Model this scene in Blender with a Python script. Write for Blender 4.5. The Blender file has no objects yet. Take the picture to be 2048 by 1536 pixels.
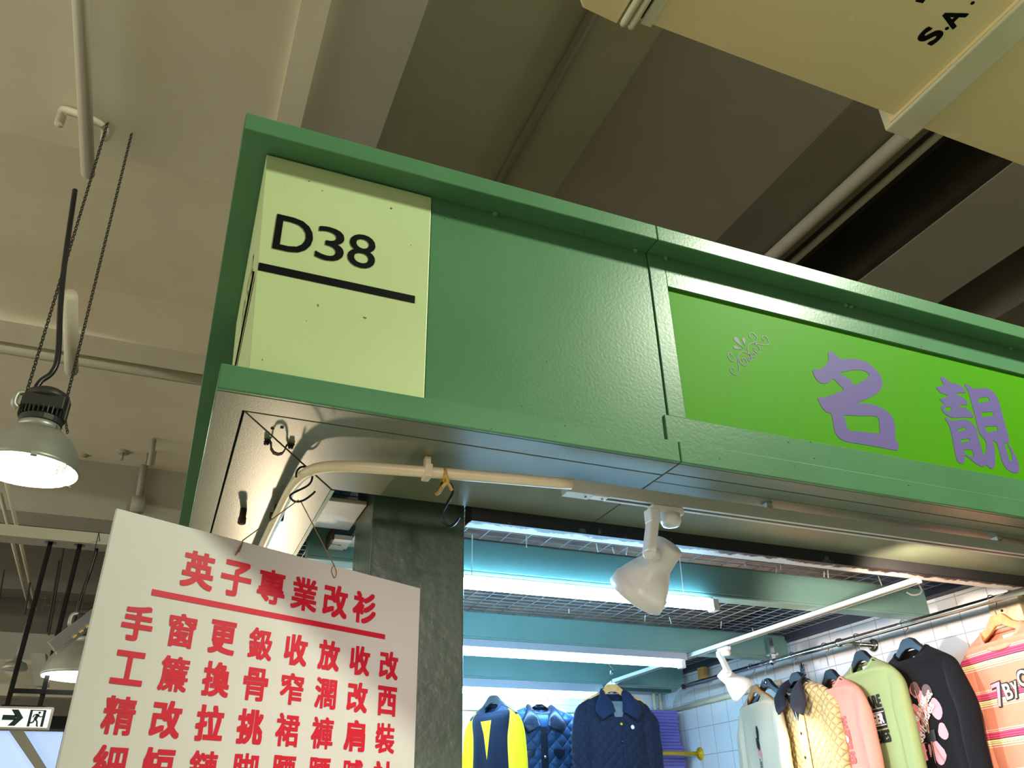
import bpy, bmesh, math, random
from mathutils import Vector, Matrix
random.seed(7)
sc = bpy.context.scene
col = sc.collection
PI = math.pi

# ---------------------------------------------------------------- camera
RX = ((0.9232789563332622, -0.3835733516584674, -0.02067492901201973),
      (0.17045422759487783, 0.4573362210560346, -0.872805211490639),
      (0.34424021422140083, 0.8023185556919865, 0.4876306082529362))
FPX = 1612.126
CAM = Vector((0, 0, 1.6))
cd = bpy.data.cameras.new('camera')
cam = bpy.data.objects.new('camera', cd)
col.objects.link(cam)
cd.sensor_fit = 'HORIZONTAL'
cd.sensor_width = 36
cd.lens = 36 * FPX / 2048
cd.clip_start = 0.05
cam.matrix_world = Matrix((
    (RX[0][0], -RX[1][0], -RX[2][0], CAM.x),
    (RX[0][1], -RX[1][1], -RX[2][1], CAM.y),
    (RX[0][2], -RX[1][2], -RX[2][2], CAM.z),
    (0, 0, 0, 1)))
sc.camera = cam

# ---------------------------------------------------------------- world, lights, exposure
w = bpy.data.worlds.new('world')
sc.world = w
w.use_nodes = True
w.node_tree.nodes['Background'].inputs[0].default_value = (1.0, 0.98, 0.86, 1)
w.node_tree.nodes['Background'].inputs[1].default_value = 1.15
sc.view_settings.view_transform = 'Standard'
sc.view_settings.look = 'None'
sc.view_settings.gamma = 1
sc.view_settings.use_curve_mapping = False
sc.view_settings.exposure = 1.0

def light(name, kind, loc, energy, color, target=None, size=.1, spot=60, blend=.4):
    l = bpy.data.lights.new(name, kind)
    l.energy = energy
    l.color = color
    if kind == 'AREA':
        l.shape = 'DISK'; l.size = size
    else:
        l.shadow_soft_size = size
    if kind == 'SPOT':
        l.spot_size = math.radians(spot); l.spot_blend = blend
    o = bpy.data.objects.new(name, l)
    col.objects.link(o)
    o.location = loc
    if target is not None:
        d = Vector(target) - Vector(loc)
        o.rotation_euler = d.to_track_quat('-Z', 'Y').to_euler()
    return o
# high-bay hall lamp behind and to the right of the photographer
light('hall_lamp_light', 'SPOT', (3.97, -1.07, 5.57), 640, (.93, 1.0, .78), (1.2, 1.6, 2.6), .2, 110, .5)
# added warm fill spot, unseen, brightening the hanging board and the column
light('board_fill_light', 'SPOT', (.3, -3.0, 2.45), 380, (1.0, .82, .78), (.62, 2.0, 1.76), .25, 18, 1.0)
# added fill light, unseen behind the column, brightening the right wall and clothes
light('side_fill_light', 'SPOT', (.9, 2.85, 2.15), 72, (1.0, .86, .80), (3.0, 2.45, 2.2), .05, 64, .7)
# warm lamp low inside the stall, washing the underside of the canopy
light('counter_lamp_light', 'SPOT', (.42, 4.3, 1.62), 30, (1.0, .78, .5), (.2, 1.9, 2.4), .05, 70, .6)

# ---------------------------------------------------------------- helpers
def ray(px, py):
    v = ((px - 1024) / FPX, (py - 768) / FPX, 1.0)
    return Vector([RX[0][i] * v[0] + RX[1][i] * v[1] + RX[2][i] * v[2] for i in range(3)])
def at(px, py, ax, val):
    """point of a known plane (world axis = value) seen in the photograph at a pixel"""
    d = ray(px, py); i = 'xyz'.index(ax)
    return CAM + d * ((val - CAM[i]) / d[i])

def S(r, g, b):
    f = lambda c: (c / 255 / 12.92) if c / 255 <= .04045 else ((c / 255 + .055) / 1.055) ** 2.4
    return (f(r), f(g), f(b), 1)

def mat(name, color, rough=.5, metal=0, spec=.5, emit=None, estr=0, noise=None, nscale=8, bump=0, bscale=60, bdist=.002,
        speck=None, speckscale=90, speckth=.72, coat=0):
    m = bpy.data.materials.new(name)
    m.use_nodes = True
    nt = m.node_tree; N = nt.nodes; L = nt.links
    b = N['Principled BSDF']
    b.inputs['Roughness'].default_value = rough
    b.inputs['Metallic'].default_value = metal
    b.inputs['Specular IOR Level'].default_value = spec
    b.inputs['Coat Weight'].default_value = coat
    tc = N.new('ShaderNodeTexCoord')
    src = None
    if noise:
        n = N.new('ShaderNodeTexNoise'); n.inputs['Scale'].default_value = nscale; n.inputs['Detail'].default_value = 5
        L.new(tc.outputs['Object'], n.inputs['Vector'])
        r = N.new('ShaderNodeValToRGB')
        r.color_ramp.elements[0].position = .35; r.color_ramp.elements[1].position = .68
        r.color_ramp.elements[0].color = color; r.color_ramp.elements[1].color = noise
        L.new(n.outputs['Fac'], r.inputs['Fac'])
        src = r.outputs['Color']
    if speck:
        n = N.new('ShaderNodeTexNoise'); n.inputs['Scale'].default_value = speckscale; n.inputs['Detail'].default_value = 3
        L.new(tc.outputs['Object'], n.inputs['Vector'])
        r = N.new('ShaderNodeValToRGB')
        r.color_ramp.elements[0].position = speckth; r.color_ramp.elements[1].position = speckth + .02
        r.color_ramp.elements[0].color = (0, 0, 0, 1); r.color_ramp.elements[1].color = (1, 1, 1, 1)
        L.new(n.outputs['Fac'], r.inputs['Fac'])
        mx = N.new('ShaderNodeMix'); mx.data_type = 'RGBA'
        L.new(r.outputs['Color'], mx.inputs[0])
        if src: L.new(src, mx.inputs[6])
        else: mx.inputs[6].default_value = color
        mx.inputs[7].default_value = speck
        src = mx.outputs[2]
    if src: L.new(src, b.inputs['Base Color'])
    else: b.inputs['Base Color'].default_value = color
    if emit:
        b.inputs['Emission Color'].default_value = emit
        b.inputs['Emission Strength'].default_value = estr
    if bump:
        n = N.new('ShaderNodeTexNoise'); n.inputs['Scale'].default_value = bscale; n.inputs['Detail'].default_value = 3
        L.new(tc.outputs['Object'], n.inputs['Vector'])
        bp = N.new('ShaderNodeBump'); bp.inputs['Strength'].default_value = bump; bp.inputs['Distance'].default_value = bdist
        L.new(n.outputs['Fac'], bp.inputs['Height']); L.new(bp.outputs['Normal'], b.inputs['Normal'])
    return m

class MB:
    def __init__(s): s.bm = bmesh.new()
    def box(s, x0, x1, y0, y1, z0, z1):
        v = [s.bm.verts.new((x, y, z)) for z in (z0, z1) for y in (y0, y1) for x in (x0, x1)]
        for f in ((0, 2, 3, 1), (4, 5, 7, 6), (0, 1, 5, 4), (2, 6, 7, 3), (0, 4, 6, 2), (1, 3, 7, 5)):
            s.bm.faces.new([v[i] for i in f])
        return s
    def obox(s, a, b, wd, ht, up=(0, 0, 1)):
        """box along a->b, wd wide sideways, ht along up"""
        a = Vector(a); b = Vector(b); d = (b - a).normalized(); up = Vector(up)
        sd = d.cross(up)
        if sd.length < 1e-4: sd = d.cross(Vector((0, 1, 0)))
        sd.normalize(); up = sd.cross(d)
        v = [s.bm.verts.new(p + sd * (i * wd / 2) + up * (j * ht / 2)) for p in (a, b) for i, j in ((-1, -1), (1, -1), (1, 1), (-1, 1))]
        for f in ((3, 2, 1, 0), (4, 5, 6, 7), (0, 1, 5, 4), (1, 2, 6, 5), (2, 3, 7, 6), (3, 0, 4, 7)):
            s.bm.faces.new([v[i] for i in f])
        return s
    def prism(s, pts, off):
        """polygon (3-D points) swept by vector off"""
        off = Vector(off)
        a = [s.bm.verts.new(p) for p in pts]; b = [s.bm.verts.new(Vector(p) + off) for p in pts]
        s.bm.faces.new(a); s.bm.faces.new(b[::-1])
        n = len(a)
        for i in range(n): s.bm.faces.new((a[i], b[i], b[(i + 1) % n], a[(i + 1) % n]))
        return s
    def tube(s, pts, r, seg=8, sx=1, closed=False, cap=True, rads=None, flat=None):
        pts = [Vector(p) for p in pts]; n = len(pts); rings = []
        prev = None
        for i, p in enumerate(pts):
            if closed: d = pts[(i + 1) % n] - pts[i - 1]
            else: d = (pts[min(i + 1, n - 1)] - pts[max(i - 1, 0)])
            d.normalize()
            if prev is None:
                u = d.orthogonal() if flat is None else (Vector(flat) - d * d.dot(Vector(flat)))
                u.normalize()
            else:
                u = prev - d * prev.dot(d); u.normalize()
            prev = u; v = d.cross(u)
            rr = r if rads is None else rads[i]
            rings.append([s.bm.verts.new(p + (u * math.cos(k * 2 * PI / seg) * rr * sx + v * math.sin(k * 2 * PI / seg) * rr)) for k in range(seg)])
        m = n if closed else n - 1
        for i in range(m):
            A = rings[i]; B = rings[(i + 1) % n]
            for k in range(seg): s.bm.faces.new((A[k], A[(k + 1) % seg], B[(k + 1) % seg], B[k]))
        if cap and not closed:
            s.bm.faces.new(rings[0][::-1]); s.bm.faces.new(rings[-1])
        return s
    def lathe(s, prof, seg=32, org=(0, 0, 0), axis=None):
        """profile of (radius, height) about z, or about axis"""
        q = Matrix.Identity(3) if axis is None else Vector((0, 0, 1)).rotation_difference(Vector(axis)).to_matrix()
        org = Vector(org); rings = []
        for r, h in prof:
            rings.append([s.bm.verts.new(org + q @ Vector((r * math.cos(k * 2 * PI / seg), r * math.sin(k * 2 * PI / seg), h))) for k in range(seg)])
        for A, B in zip(rings, rings[1:]):
            for k in range(seg): s.bm.faces.new((A[k], A[(k + 1) % seg], B[(k + 1) % seg], B[k]))
        s.bm.faces.new(rings[0][::-1]); s.bm.faces.new(rings[-1])
        return s
    def raw(s, verts, faces):
        v = [s.bm.verts.new(p) for p in verts]
        for f in faces:
            try: s.bm.faces.new([v[i] for i in f])
            except ValueError: pass
        return s
    def build(s, name, m, parent=None, smooth=False, bevel=0, kind=None, weld=False):
        if weld: bmesh.ops.remove_doubles(s.bm, verts=s.bm.verts, dist=1e-5)
        bmesh.ops.recalc_face_normals(s.bm, faces=s.bm.faces)
        me = bpy.data.meshes.new(name); s.bm.to_mesh(me); s.bm.free()
        me.materials.append(m)
        if smooth:
            for p in me.polygons: p.use_smooth = True
        o = bpy.data.objects.new(name, me); col.objects.link(o)
        if parent is not None:
            o.parent = parent
            o.matrix_parent_inverse = Matrix.Identity(4)
            # geometry is given in world space: bring it into the parent's frame
            pm = world_of(parent)
            if pm != Matrix.Identity(4): me.transform(pm.inverted())
        if bevel:
            b = o.modifiers.new('bevel', 'BEVEL'); b.width = bevel; b.segments = 2; b.limit_method = 'ANGLE'
        if kind: o['kind'] = kind
        return o
WM = {}
def world_of(o):
    m = WM.get(o.name)
    if m is None: m = Matrix.Identity(4)
    return m
def tag(o, label, cat, group=None):
    o['label'] = label; o['category'] = cat
    if group: o['group'] = group
    return o
def thing(name, loc, label, cat, group=None, rz=0):
    o = bpy.data.objects.new(name, None); col.objects.link(o)
    o.empty_display_size = .05
    o.location = loc; o.rotation_euler = (0, 0, rz)
    WM[o.name] = Matrix.Translation(Vector(loc)) @ Matrix.Rotation(rz, 4, 'Z')
    return tag(o, label, cat, group)
def struct(o):
    o['kind'] = 'structure'; return o

INTER = None
def glyphs(text, bold=0.0, latin=False):
    """text as a flat mesh: (verts, faces), em = 1"""
    global INTER
    cu = bpy.data.curves.new('t', 'FONT'); cu.body = text; cu.size = 1; cu.offset = bold
    cu.resolution_u = 4
    if latin:
        try:
            if INTER is None:
                INTER = bpy.data.fonts.load(bpy.utils.system_resource('DATAFILES') + '/fonts/Inter.woff2')
            cu.font = INTER
        except Exception: pass
    ob = bpy.data.objects.new('t', cu); col.objects.link(ob)
    bpy.context.view_layer.update()
    dg = bpy.context.evaluated_depsgraph_get()
    me = bpy.data.meshes.new_from_object(ob.evaluated_get(dg))
    vs = [(v.co.x, v.co.y) for v in me.vertices]; fs = [tuple(p.vertices) for p in me.polygons]
    bpy.data.objects.remove(ob); bpy.data.curves.remove(cu); bpy.data.meshes.remove(me)
    return vs, fs
def put_text(mb, text, org, u, v, width=None, height=None, size=None, bold=0.0, latin=False, wrap=None, copies=0):
    """centre the text's box on org; u, v are the in-plane unit vectors"""
    vs, fs = glyphs(text, bold, latin)
    if not vs: return
    x0 = min(p[0] for p in vs); x1 = max(p[0] for p in vs); y0 = min(p[1] for p in vs); y1 = max(p[1] for p in vs)
    kx = width / (x1 - x0) if width else size
    ky = height / (y1 - y0) if height else size
    if width and not height and not size: ky = kx
    org = Vector(org); u = Vector(u); v = Vector(v)
    offs = [(0, 0)] + [(copies * i, copies * j) for i in (-1, 0, 1) for j in (-1, 0, 1) if i or j] if copies else [(0, 0)]
    nrm = u.cross(v)
    for q, (dx, dy) in enumerate(offs):
        pts = [org + u * ((p[0] - (x0 + x1) / 2) * kx + dx) + v * ((p[1] - (y0 + y1) / 2) * ky + dy) for p in vs]
        if wrap: pts = [wrap(p) for p in pts]
        pts = [p + nrm * (q * 4e-5) for p in pts]
        mb.raw(pts, fs)

def smooth_loop(pts, sub=5):
    out = []; n = len(pts)
    for i in range(n):
        p0, p1, p2, p3 = [Vector(pts[(i + k) % n]) for k in (-1, 0, 1, 2)]
        for j in range(sub):
            t = j / sub
            out.append(.5 * ((2 * p1) + (p2 - p0) * t + (2 * p0 - 5 * p1 + 4 * p2 - p3) * t * t + (3 * p1 - p0 - 3 * p2 + p3) * t ** 3))
    return out
def smooth_path(pts, sub=6):
    pts = [Vector(p) for p in pts]; out = []
    for i in range(len(pts) - 1):
        p0 = pts[max(i - 1, 0)]; p1 = pts[i]; p2 = pts[i + 1]; p3 = pts[min(i + 2, len(pts) - 1)]
        for j in range(sub):
            t = j / sub
            out.append(.5 * ((2 * p1) + (p2 - p0) * t + (2 * p0 - 5 * p1 + 4 * p2 - p3) * t * t + (3 * p1 - p0 - 3 * p2 + p3) * t ** 3))
    out.append(pts[-1]); return out
def filled(outline, holes, to3d):
    """filled flat region with holes, as a bmesh triangle fill"""
    bm = bmesh.new()
    for loop in [outline] + holes:
        vs = [bm.verts.new(to3d(p)) for p in loop]
        for i in range(len(vs)): bm.edges.new((vs[i], vs[(i + 1) % len(vs)]))
    bmesh.ops.triangle_fill(bm, use_beauty=True, edges=bm.edges[:])
    vs = [v.co.copy() for v in bm.verts]
    bm.verts.index_update()
    fs = [tuple(v.index for v in f.verts) for f in bm.faces]
    bm.free()
    return vs, fs

# ---------------------------------------------------------------- materials
M = {}
M['green'] = mat('green_gloss_paint', S(82, 130, 92), .3, spec=.3, noise=S(77, 123, 86), nscale=4, bump=.3, bscale=110, bdist=.001, speck=S(40, 48, 38), speckscale=60, speckth=.745)
M['soffit'] = mat('soffit_gloss_paint', S(100, 108, 86), .36, noise=S(108, 116, 90), nscale=5, bump=.3, bscale=260, bdist=.0008, speck=S(64, 70, 56), speckscale=190, speckth=.7)
M['column'] = mat('column_paint', S(70, 86, 72), .35, noise=S(62, 79, 65), nscale=6, bump=.5, bscale=30, bdist=.004, speck=S(38, 40, 34), speckscale=35, speckth=.74)
M['lime'] = mat('pale_green_paint', S(192, 210, 154), .4, noise=S(187, 205, 149), nscale=3, bump=.1, speck=S(96, 100, 64), speckscale=48, speckth=.75)
M['black'] = mat('black_paint', S(5, 5, 5), .6, spec=.12)
M['dark'] = mat('dark_gap', S(12, 15, 14), .9, noise=S(22, 24, 20), nscale=14)
M['bead'] = mat('green_sealant', S(86, 130, 96), .4)
M['signgreen'] = mat('sign_vinyl_green', S(74, 148, 0), .5, spec=.08, noise=S(71, 145, 0), nscale=2)
M['purple'] = mat('sign_vinyl_purple', S(104, 90, 152), .5, spec=.12)
M['flourish'] = mat('sign_vinyl_grey_lilac', S(88, 86, 104), .45, spec=.2)
M['board'] = mat('white_board', S(198, 196, 190), .5, spec=.3, noise=S(193, 190, 183), nscale=2)
M['red'] = mat('red_vinyl', S(188, 0, 36), .5)
M['cream'] = mat('cream_plastic', S(222, 210, 176), .4, noise=S(212, 200, 164), nscale=9)
M['white'] = mat('white_plastic', S(214, 214, 212), .35)
M['batten'] = mat('batten_enamel', S(160, 164, 172), .4)
M['trackwhite'] = mat('off_white_track', S(176, 180, 170), .4)
M['steelblack'] = mat('black_steel', S(24, 24, 26), .35, metal=.5)
M['rust'] = mat('rusty_iron', S(74, 44, 30), .8, noise=S(36, 24, 18), nscale=60, bump=.5, bscale=120)
M['rustpaint'] = mat('rust_stained_paint', S(206, 200, 190), .6, noise=S(196, 190, 178), nscale=12, speck=S(92, 52, 30), speckscale=26, speckth=.62, bump=.3)
M['shutter'] = mat('painted_steel', S(200, 196, 186), .4, noise=S(188, 184, 172), nscale=10, bump=.2)
M['string'] = mat('brown_string', S(120, 96, 66), .9)
M['tie'] = mat('yellow_plastic_tie', S(190, 160, 70), .5, noise=S(150, 110, 40), nscale=40)
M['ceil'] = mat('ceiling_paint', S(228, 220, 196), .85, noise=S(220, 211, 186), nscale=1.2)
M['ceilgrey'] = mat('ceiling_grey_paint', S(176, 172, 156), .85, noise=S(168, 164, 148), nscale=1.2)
M['ceilshade'] = mat('ceiling_paint_shaded', S(128, 122, 106), .85, noise=S(120, 114, 98), nscale=1.5)  # ceiling paint darkened in colour for the bays that get less light
M['recessshade'] = mat('ceiling_recess_shaded', S(156, 155, 130), .85, noise=S(148, 147, 122), nscale=1.5)  # shade of the recess put into the ceiling colour
M['ceildeepshade'] = mat('ceiling_deep_shade', S(60, 56, 44), .9, noise=S(48, 44, 34), nscale=2)  # near-black tone stands for deep shade in the right-hand recess
M['pipe'] = mat('ceiling_pipe_paint', S(214, 206, 184), .6)
M['duct'] = mat('duct_cream_paint', S(236, 218, 166), .6, noise=S(242, 220, 170), nscale=1.6, speck=S(244, 228, 184), speckscale=4, speckth=.66)
M['ductpatch'] = mat('duct_tape_paint', S(222, 218, 190), .6, noise=S(212, 206, 172), nscale=5)
M['shopfloor'] = mat('shop_floor_tile', S(214, 212, 206), .5)
M['floor'] = mat('hall_floor_tile', S(196, 190, 172), .5, noise=S(184, 178, 160), nscale=3)
M['hallwall'] = mat('hall_wall', S(196, 188, 168), .8, noise=S(186, 178, 158), nscale=2)
M['roof'] = mat('roof_board', S(120, 112, 96), .9)
M['teal'] = mat('beam_green_paint', S(112, 150, 144), .3, noise=S(106, 144, 138), nscale=5, bump=.15, bscale=30)
M['mesh'] = mat('galvanised_wire', S(140, 142, 142), .5, metal=.3)
M['loft'] = mat('dusty_loft_board', S(120, 100, 82), .9, noise=S(84, 66, 56), nscale=9)
M['tube'] = mat('lit_fluorescent_tube', S(240, 250, 255), .4, emit=(.38, .84, 1.3, 1), estr=46)
M['chrome'] = mat('chrome', S(220, 220, 222), .12, metal=1)
M['brass'] = mat('yellow_painted_rod', S(206, 168, 30), .25, metal=.2)
M['wood'] = mat('hanger_wood', S(206, 150, 84), .4, noise=S(190, 130, 66), nscale=30)
M['plain_wood'] = mat('pale_wood_block', S(214, 196, 160), .6, noise=S(200, 180, 142), nscale=25)
M['blackplastic'] = mat('black_plastic', S(30, 29, 31), .35)
M['alu'] = mat('brushed_aluminium', S(176, 178, 168), .42, metal=.55, noise=S(166, 168, 158), nscale=5)
M['castgrey'] = mat('cast_grey_metal', S(58, 58, 54), .5, metal=.4)
M['glow'] = mat('lamp_glass', S(255, 255, 235), .4, emit=(1.0, .98, .76, 1), estr=7)
M['glowcool'] = mat('lamp_glass_cool', S(255, 255, 250), .4, emit=(.95, .98, 1.0, 1), estr=4)
M['exitwhite'] = mat('exit_sign_white', S(236, 238, 236), .4, emit=(.9, .93, .95, 1), estr=.35)
M['exitgreen'] = mat('exit_sign_green', S(8, 48, 34), .4)
M['exitframe'] = mat('exit_sign_frame', S(168, 164, 146), .5)
M['skypane'] = mat('bright_glazing', S(200, 220, 245), .4, emit=(.42, .58, .92, 1), estr=.42)
M['gold'] = mat('bright_brass_chain', S(236, 210, 130), .3, metal=.6)
M['navyband'] = mat('dark_wall_plate', S(36, 44, 58), .6, noise=S(28, 34, 46), nscale=12)

def tile_material():
    m = bpy.data.materials.new('white_wall_tiles'); m.use_nodes = True
    nt = m.node_tree; N = nt.nodes; L = nt.links; b = N['Principled BSDF']
    b.inputs['Roughness'].default_value = .18
    tc = N.new('ShaderNodeTexCoord'); sp = N.new('ShaderNodeSeparateXYZ'); L.new(tc.outputs['Object'], sp.inputs[0])
    ad = N.new('ShaderNodeMath'); ad.operation = 'ADD'; L.new(sp.outputs['X'], ad.inputs[0]); L.new(sp.outputs['Y'], ad.inputs[1])
    cb = N.new('ShaderNodeCombineXYZ'); L.new(ad.outputs[0], cb.inputs['X']); L.new(sp.outputs['Z'], cb.inputs['Y'])
    mp = N.new('ShaderNodeMapping'); L.new(cb.outputs[0], mp.inputs['Vector'])
    mp.inputs['Location'].default_value = (-.02, -.03, 0)
    br = N.new('ShaderNodeTexBrick'); L.new(mp.outputs[0], br.inputs['Vector'])
    br.offset = 0; br.squash = 1
    br.inputs['Color1'].default_value = S(224, 225, 225); br.inputs['Color2'].default_value = S(218, 219, 220)
    br.inputs['Mortar'].default_value = S(172, 172, 168)
    br.inputs['Scale'].default_value = 1
    br.inputs['Mortar Size'].default_value = .0022; br.inputs['Mortar Smooth'].default_value = .1
    br.inputs['Brick Width'].default_value = .15; br.inputs['Row Height'].default_value = .15
    L.new(br.outputs['Color'], b.inputs['Base Color'])
    bp = N.new('ShaderNodeBump'); bp.inputs['Strength'].default_value = .4; bp.inputs['Distance'].default_value = .002; bp.invert = True
    L.new(br.outputs['Fac'], bp.inputs['Height']); L.new(bp.outputs['Normal'], b.inputs['Normal'])
    return m
M['tiles'] = tile_material()

def rust_edge_material():
    """cream painted steel whose front edge (low y) is eaten by black rust"""
    m = bpy.data.materials.new('rust_eaten_cream_paint'); m.use_nodes = True
    nt = m.node_tree; N = nt.nodes; L = nt.links; b = N['Principled BSDF']; b.inputs['Roughness'].default_value = .55
    tc = N.new('ShaderNodeTexCoord'); sp = N.new('ShaderNodeSeparateXYZ'); L.new(tc.outputs['Object'], sp.inputs[0])
    n1 = N.new('ShaderNodeTexNoise'); n1.inputs['Scale'].default_value = 22; n1.inputs['Detail'].default_value = 8; n1.inputs['Roughness'].default_value = .7
    L.new(tc.outputs['Object'], n1.inputs['Vector'])
    a = N.new('ShaderNodeMath'); a.operation = 'MULTIPLY_ADD'; L.new(sp.outputs['Y'], a.inputs[0]); a.inputs[1].default_value = 10; a.inputs[2].default_value = -10 * 2.018
    c = N.new('ShaderNodeMath'); c.operation = 'ADD'; L.new(a.outputs[0], c.inputs[0]); L.new(n1.outputs['Fac'], c.inputs[1])
    r = N.new('ShaderNodeValToRGB'); L.new(c.outputs[0], r.inputs['Fac'])
    e = r.color_ramp.elements; e[0].position = .42; e[0].color = S(26, 18, 16); e[1].position = .56; e[1].color = S(206, 196, 186)
    k = e.new(.50); k.color = S(96, 58, 40)
    L.new(r.outputs['Color'], b.inputs['Base Color'])
    return m
M['rustedge'] = rust_edge_material()
M['rustblack'] = mat('black_rusted_steel', S(20, 22, 24), .8, noise=S(30, 28, 26), nscale=12, speck=S(70, 84, 84), speckscale=18, speckth=.66, bump=.4)

# ================================================================ large structure: hall
def sbox(name, m, *b):
    return struct(MB().box(*b).build(name, m))
ZS, ZB = 6.4, 5.86            # recessed slab, beam soffit
sbox('floor', M['floor'], -14, 14, -10, 30, -.1, 0)
sbox('ceiling', M['ceil'], -14, .16, -8, 12.3, ZS, ZS + .2)
sbox('ceiling', M['ceilshade'], -14, .16, 12.3, 30, ZS, ZS + .2)
sbox('ceiling', M['recessshade'], .79, 3.66, -8, 30, ZS, ZS + .2)
sbox('ceiling', M['ceildeepshade'], 3.66, 14, -8, 30, ZS, ZS + .2)
# wide beams running across the left bay
sbox('ceiling_beam', M['ceil'], -14, .16, -8, 4.95, ZB, ZS)
sbox('ceiling_beam', M['ceil'], -14, .16, 7.54, 7.95, ZB, ZS)
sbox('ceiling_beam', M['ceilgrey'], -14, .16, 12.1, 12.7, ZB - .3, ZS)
sbox('ceiling_beam', M['ceilshade'], -14, .16, 15.6, 16.2, ZB - .5, ZS)
sbox('ceiling_beam', M['ceilshade'], -14, .16, 19.5, 20.2, ZB - .7, ZS)
sbox('ceiling_beam', M['ceilshade'], -14, .16, 23.5, 24.2, ZB - .9, ZS)
sbox('wall_light_block', M['ceilshade'], -14, 14, -10, -9.8, 0, ZS)  # unseen wall added to block ambient light from behind the camera
sbox('wall_back', M['hallwall'], -14, 14, 29.8, 30, 0, ZS)
sbox('wall_right', M['hallwall'], 13.8, 14, -10, 30, 0, ZS)
# beams running away from the camera
sbox('ceiling_beam', M['ceilgrey'], .16, .79, -8, 30, ZB, ZS + .2)
sbox('trim_1', M['ceil'], .1, .26, -8, 30, ZB - .06, ZB)
sbox('ceiling_beam', M['ceilshade'], 3.66, 4.36, -8, 30, ZB, ZS)
# sloped haunch catching light on the near side of the right-hand beam
struct(MB().prism([(2.45, -8, ZS - .005), (3.66, -8, ZB), (3.66, -8, ZS - .005)], (0, 38, 0)).build('ceiling_beam', M['ceilshade']))
sbox('ceiling_beam', M['ceildeepshade'], 5.12, 5.2, -8, 30, ZB + .01, ZS)  # dark cover added over the next beam's lit side, shade in its colour
sbox('ceiling_beam', M['ceilgrey'], 5.2, 6.15, -8, 30, ZB, ZS)
sbox('ceiling_beam', M['ceilshade'], 6.9, 7.3, -8, 30, ZB, ZS)

def pipe(name, pts, r, label, cat='pipe', group=None, m='pipe', bend=0):
    mb = MB(); mb.tube(smooth_path(pts, 6) if bend else pts, r, 10)
    return tag(mb.build(name, M[m], smooth=True), label, cat, group)
pipe('ceiling_pipe', [(-1.0, -2, 5.74), (-1.06, 5.05, 5.74)], .045, 'long cream pipe under the upper left ceiling beside the lamp chains')
pipe('ceiling_pipe', [(1.9, -4, 6.36), (1.95, 12, 6.36)], .035, 'thin grey pipe running up the dark ceiling recess above the green fascia', m='ceilshade')
pipe('ceiling_pipe', [(4.16, -4, 5.79), (4.16, 14, 5.79)], .055, 'pale pipe along the ceiling beam below the duct flange', m='ceilgrey')
pipe('ceiling_pipe', [(4.42, -4, 5.83), (4.42, 14, 5.83)], .03, 'slim pale conduit along the edge of the black ceiling recess', m='ceilgrey')
p0 = at(140, 590, 'z', 5.55); p1 = at(143, 742, 'z', 5.55)
pipe('ceiling_pipe', [p0, p1], .06, 'short cream pipe ending above the hanging dome lamp')
p0 = at(-40, 686, 'y', 8.1); p1 = at(420, 760, 'y', 8.1)
pipe('ceiling_pipe', [(-9, 8.1, p0.z), (.1, 8.1, p1.z)], .075, 'thick cream pipe crossing the ceiling behind the dome lamp')
a = at(205, 250, 'z', 5.86); b = at(125, 228, 'z', 5.8)
pipe('drain_elbow', [a + Vector((0, .15, .02)), a, b + Vector((.02, -.02, .02)), b, b + Vector((.0, .0, -.1))], .028, 'small elbowed cream drain pipe stub on the upper left ceiling beam', bend=1)
# sprinkler pipes low left
a = at(0, 985, 'z', 4.9); b = at(58, 1215, 'z', 4.9)
pipe('sprinkler_pipe', [a, b], .022, 'left one of two thin white pipes slanting below the dome lamp')
a = at(12, 960, 'z', 4.9); b = at(72, 1218, 'z', 4.9)
pipe('sprinkler_pipe', [a, b], .022, 'right one of two thin white pipes slanting below the dome lamp')
# rods and sprinkler heads far back
for i, (px, y0, y1, yy, r) in enumerate([(205, 690, 910, 11.9, .05), (290, 920, 1010, 12, .05), (322, 790, 930, 11, .035), (302, 860, 925, 11.5, .02), (317, 860, 928, 11.4, .02), (250, 875, 920, 11.6, .02)]):
    a = at(px, y0, 'y', yy); b = at(px - (y1 - y0) * .16, y1, 'y', yy)
    if a.z > 6.38: a = b + (a - b) * ((6.38 - b.z) / (a.z - b.z))
    lab = ['tall pale riser pipe left of the green stall corner', 'short pipe dropping over the far beam near the stall', 'upper hanging rod beside the stall corner', 'left of two thin rods above the far beam', 'right of two thin rods above the far beam', 'sprinkler drop with a flat head above the far beam'][i]
    mb = MB(); mb.tube([a, b], r, 8)
    if i == 5: mb.lathe([(.09, 0), (.09, .02), (.02, .06)], 16, a)
    if i == 1: mb.box(b.x - .09, b.x + .09, b.y - .05, b.y + .05, b.z - .1, b.z + .12)
    tag(mb.build('hanging_rod', M['ceilgrey'], smooth=True), lab, 'rod')

# trunking that carries the exit sign, drop rods beyond it
eY = 7.958
tz = at(110, 1086, 'y', eY).z
mb = MB()
mb.box(-6, -.05, eY - .09, eY + .09, tz, tz + .1); mb.box(-6, -.05, eY + .14, eY + .2, tz + .02, tz + .07)
tag(mb.build('cable_trunking', M['ceilgrey']), 'grey cable trunking crossing the hall above the exit sign', 'trunking')
for k, (px, y0, y1) in enumerate([(60, 1165, 1230), (8, 1140, 1230), (128, 1090, 1270), (118, 1120, 1265)]):
    a = at(px, y0, 'y', 12.5); b = at(px - (y1 - y0) * .17, y1, 'y', 12.5)
    tag(MB().tube([a, b], .014, 6).build('drop_rod', M['castgrey']), ['thin dark drop rod behind the left sign hanger', 'thin dark drop rod at the left edge beside the white pipes', 'longer thin dark rod between the two sign hangers', 'shorter thin dark rod between the two sign hangers'][k], 'rod')
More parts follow.
